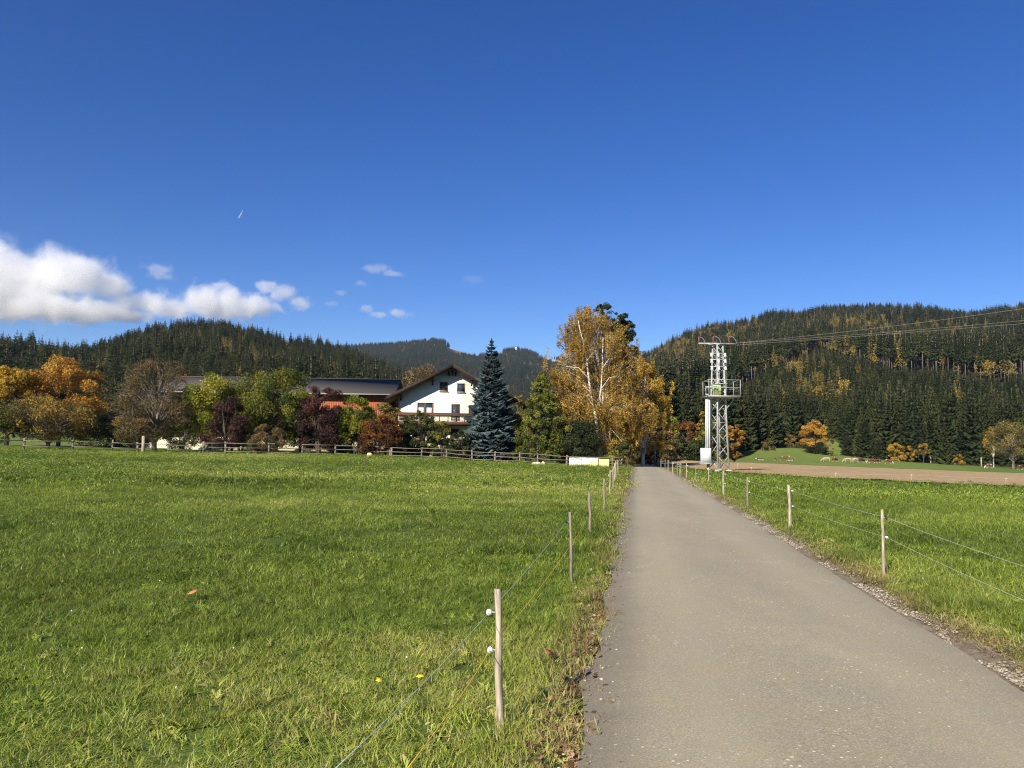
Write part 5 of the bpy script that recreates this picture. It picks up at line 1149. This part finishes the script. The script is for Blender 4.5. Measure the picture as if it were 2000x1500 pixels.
for (u, v, k, c, a, lab) in COWS:
    Y = 190; q_ = at(u, v, Y); o = link(bpy.data.objects.new('cow', COWM[(k, c)])); o.location = (q_[0], q_[1], Hs(q_[0], q_[1])); o.rotation_euler = (0, 0, R(a)); o.scale = (.80, .80, .80); tag(o, lab, 'cow', 'cattle on the far pasture')

# ================================================================== SMALL THINGS IN THE GRASS
def leaf_mesh():
    pts = [(0, -.5), (.22, -.3), (.5, -.28), (.34, -.02), (.52, .2), (.24, .2), (0, .55), (-.24, .2), (-.52, .2), (-.34, -.02), (-.5, -.28), (-.22, -.3)]
    V = [(0, 0, .06)] + [(x, y, .22 * x * x + .05 * y) for x, y in pts]; Fc = [(0, i + 1, (i + 1) % 12 + 1) for i in range(12)]; return V, Fc
LV, LFc = leaf_mesh()
def fallen(u, v, s, c, lab, dz=.07):
    p = ground(u, v); m = simple('fallen_leaf_' + lab.split()[0], c, .6, .25, 3); me = np_mesh('fallen_leaf', np.array(LV) * s, LFc, m); o = link(bpy.data.objects.new('fallen_leaf', me)); o.location = (p[0], p[1], p[2] + dz)
    g = random.Random(int(u * 7 + v)); o.rotation_euler = (g.uniform(-.2, .8), g.uniform(-.5, .5), g.uniform(0, 6)); md = o.modifiers.new('s', 'SOLIDIFY'); md.thickness = .0015; tag(o, lab, 'leaf')
fallen(375, 1184, .11, (.55, .20, .07), 'orange fallen leaf lying in the left meadow', .09)
fallen(822, 1347, .075, (.66, .48, .03), 'yellow fallen leaf in the grass left of the nearest post', .09)
fallen(740, 1356, .05, (.62, .46, .04), 'small yellow leaf beside the other yellow leaf in the grass', .09)
fallen(1072, 1294, .06, (.25, .06, .04), 'red fallen leaf on the verge right of the nearest post', .08)
fallen(1148, 1306, .06, (.42, .30, .17), 'pale brown fallen leaf at the left road edge', .04)
fallen(1112, 1470, .07, (.30, .17, .09), 'brown curled leaf at the left road edge in the lower corner', .04)
fallen(1148, 1006, .10, (.5, .22, .08), 'orange brown leaf hanging by the third left fence post', .1)
fallen(1497, 1195, .05, (.07, .03, .02), 'dark reddish leaf on the asphalt of the road', .04)
g = np.random.RandomState(12); n = 60; x, y, _ = grass_points(4, 30, .12, 12, -38, 38); k = (road_x(y, 0) - x > .5) | (x - road_x(y, 1) > .6); x, y = x[k], y[k]
fm = bpy.data.meshes.new('floret'); bm = bmesh.new(); bmesh.ops.create_icosphere(bm, subdivisions=1, radius=.007); bm.to_mesh(fm); bm.free(); fm.materials.append(WHITEP)
tag(scatter('clover_flowers', np.stack([x, y, H(x, y) + .095], 1), x * 0, np.ones(len(x)), np.zeros(len(x), int), {}, [fm]), 'small white clover heads dotted over the grass', 'flowers', kind='stuff')
# withered stalks and dead leaves on the verge edges
g = np.random.RandomState(21); n = 2600; y = 3.2 + 40 * g.rand(n) ** 1.7; off = g.normal(.06, .13, n); k = vnoise(y * 1.1, y * 0 + 23) > .35; y, off = y[k], off[k]; x = road_x(y, 0) - off; n = len(x)
lm_ = Mat('withered_leaf'); lm_.color(lm_.ramp(lm_.attr('tint', 'INSTANCER'), [(0, (.05, .03, .02)), (.5, (.17, .09, .045)), (.85, (.32, .2, .1)), (1, (.5, .4, .26))])).rough(.8)
wl_ = np_mesh('withered_leaf', np.array(LV) * .05, LFc, lm_.m)
tag(scatter('leaf_litter', np.stack([x, y, H(x, y) + .02 + .03 * g.rand(n)], 1), g.rand(n) * 6.28, g.uniform(.4, 1.0, n), np.zeros(n, int), {'tint': g.rand(n)}, [wl_], tilt=(g.rand(n, 2) - .5) * 1.6), 'withered brown leaves along the left edge of the road', 'leaf litter', kind='stuff')

# ================================================================== CLOUDS
def cloud(name, label, Y, blobs, dens, seed, rough_=.55, nscale=1.0, cat='cloud', namp=1.25, group='small clouds over the left hills'):
    """blobs: (u, v, ru, rv) in the picture, built as a lumpy body of vapour at distance Y"""
    P = [(at(u, v, Y), ru * Y / F, rv * Y / F) for (u, v, ru, rv) in blobs]
    c = np.mean([p[0] for p in P], 0); ext = np.array([max(abs(p[0][0] - c[0]) + p[1] * 1.35 for p in P), max(p[1] for p in P) * .9 + 60, max(abs(p[0][2] - c[2]) + p[2] * 1.35 for p in P)])
    bm = bmesh.new(); bmesh.ops.create_cube(bm, size=2); 
    for v in bm.verts: v.co.x *= ext[0]; v.co.y *= ext[1]; v.co.z *= ext[2]
    me = bpy.data.meshes.new(name); bm.to_mesh(me); bm.free(); o = link(bpy.data.objects.new(name, me)); o.location = c
    m = Mat(name + '_vapour'); m.n.remove(m.b); p = m.coord()
    S = np.mean([q_[1] for q_ in P])
    off = m.new('ShaderNodeVectorMath', operation='ADD'); m.l.new(p, off.inputs[0]); off.inputs[1].default_value = (seed * 1371.0, seed * 733.0, seed * 511.0)
    n1 = m.noise(off.outputs[0], 1.7 * nscale / S, 8, rough_, .4); best = None
    for (q_, rx, rz) in P:
        d = m.new('ShaderNodeVectorMath', operation='SUBTRACT'); m.l.new(p, d.inputs[0]); d.inputs[1].default_value = tuple(q_ - c)
        e = m.new('ShaderNodeVectorMath', operation='DIVIDE'); m.l.new(d.outputs[0], e.inputs[0]); e.inputs[1].default_value = (rx, max(rx * .8, 50), rz)
        l = m.new('ShaderNodeVectorMath', operation='LENGTH'); m.l.new(e.outputs[0], l.inputs[0]); w = m.math('SUBTRACT', 1, l.outputs['Value']); best = w if best is None else m.math('SMOOTH_MAX', best, w, .15)
    f = m.math('ADD', best, m.math('MULTIPLY', m.math('SUBTRACT', n1, .5), namp * 2)); f = m.ramp(f, [(.0, 0), (.2, .22), (.5, 1)])
    pv_ = m.new('ShaderNodeVolumePrincipled'); pv_.inputs['Color'].default_value = (.99, .99, .995, 1); pv_.inputs['Anisotropy'].default_value = .0
    m.l.new(m.math('MULTIPLY', f, dens), pv_.inputs['Density']); m.l.new(pv_.outputs[0], m.out.inputs['Volume'])
    me.materials.append(m.m); tag(o, label, cat, group, 'thing'); return o
cloud('cloud', 'large white cumulus cloud at the left edge over the hill', 8000, [(-60, 560, 130, 75), (60, 545, 110, 58), (150, 540, 95, 48), (215, 555, 45, 36), (90, 600, 120, 38), (190, 605, 70, 26), (-20, 510, 70, 40)], .0065, 1)
cloud('cloud', 'long flat white cloud just above the wooded hill', 8200, [(270, 592, 50, 26), (330, 600, 60, 26), (420, 592, 75, 36), (490, 602, 60, 26), (250, 615, 60, 16)], .0065, 2)
cloud('cloud', 'slanting white cloud at the right end of the long flat cloud', 8200, [(522, 560, 26, 17), (555, 573, 32, 17), (585, 592, 28, 15)], .0050, 3, nscale=.8)
cloud('cloud', 'faint wispy cloud right of the large cumulus', 8100, [(308, 528, 34, 16), (320, 540, 26, 10)], .0020, 4, nscale=.7)
cloud('cloud', 'thin wispy cloud above the distant mountain', 8300, [(735, 524, 30, 11), (765, 534, 26, 7)], .0028, 5, nscale=.6)
cloud('cloud', 'small low torn cloud over the middle mountain', 8300, [(712, 603, 18, 9), (745, 614, 26, 7), (778, 612, 26, 9)], .0042, 6, nscale=.6)
cloud('cloud', 'tiny cloud puff left of the low torn cloud', 8300, [(648, 593, 16, 6), (665, 572, 14, 7)], .0024, 7, nscale=.6)
cloud('cloud', 'tiny faint puff below the thin wispy cloud', 8300, [(708, 554, 17, 6)], .0024, 8, nscale=.6)
cloud('cloud', 'very faint wisp right of the thin wispy cloud', 8300, [(925, 545, 26, 9)], .0007, 9, nscale=.6)
cloud('cloud', 'faint grey wisp above the large cumulus at the left edge', 8000, [(8, 468, 30, 22)], .0007, 10, nscale=.6)
# vapour trail
A = at(466, 426, 9000); B = at(475, 410, 9000); tr_ = MB().tube([(0, 0, 0), tuple((B - A) * .5), tuple(B - A)], [9, 9, 5], 8).build('vapour_trail', None, None, A); tag(tr_, 'short white vapour trail high in the sky', 'vapour trail', None, 'thing')
m = Mat('trail_vapour'); m.n.remove(m.b); pv_ = m.new('ShaderNodeVolumePrincipled'); pv_.inputs['Density'].default_value = .035; pv_.inputs['Color'].default_value = (1, 1, 1, 1); m.l.new(pv_.outputs[0], m.out.inputs['Volume']); tr_.data.materials.clear(); tr_.data.materials.append(m.m)

# ================================================================== HAZE
lowest = float(gV[:, 2].min()); hi = float(gV[:, 2].max()) + 45
hz = MB().box((0, 0, (lowest - 1 + hi) / 2), (11600, 11600, hi - lowest + 1)).build('haze', None); tag(hz, 'thin blue air haze over the valley', 'haze', None, 'stuff')
m = Mat('haze_air'); m.n.remove(m.b); pv_ = m.new('ShaderNodeVolumePrincipled'); pv_.inputs['Density'].default_value = .00004; pv_.inputs['Color'].default_value = (.62, .78, 1, 1); pv_.inputs['Anisotropy'].default_value = .1
m.l.new(pv_.outputs[0], m.out.inputs['Volume']); hz.data.materials.clear(); hz.data.materials.append(m.m)
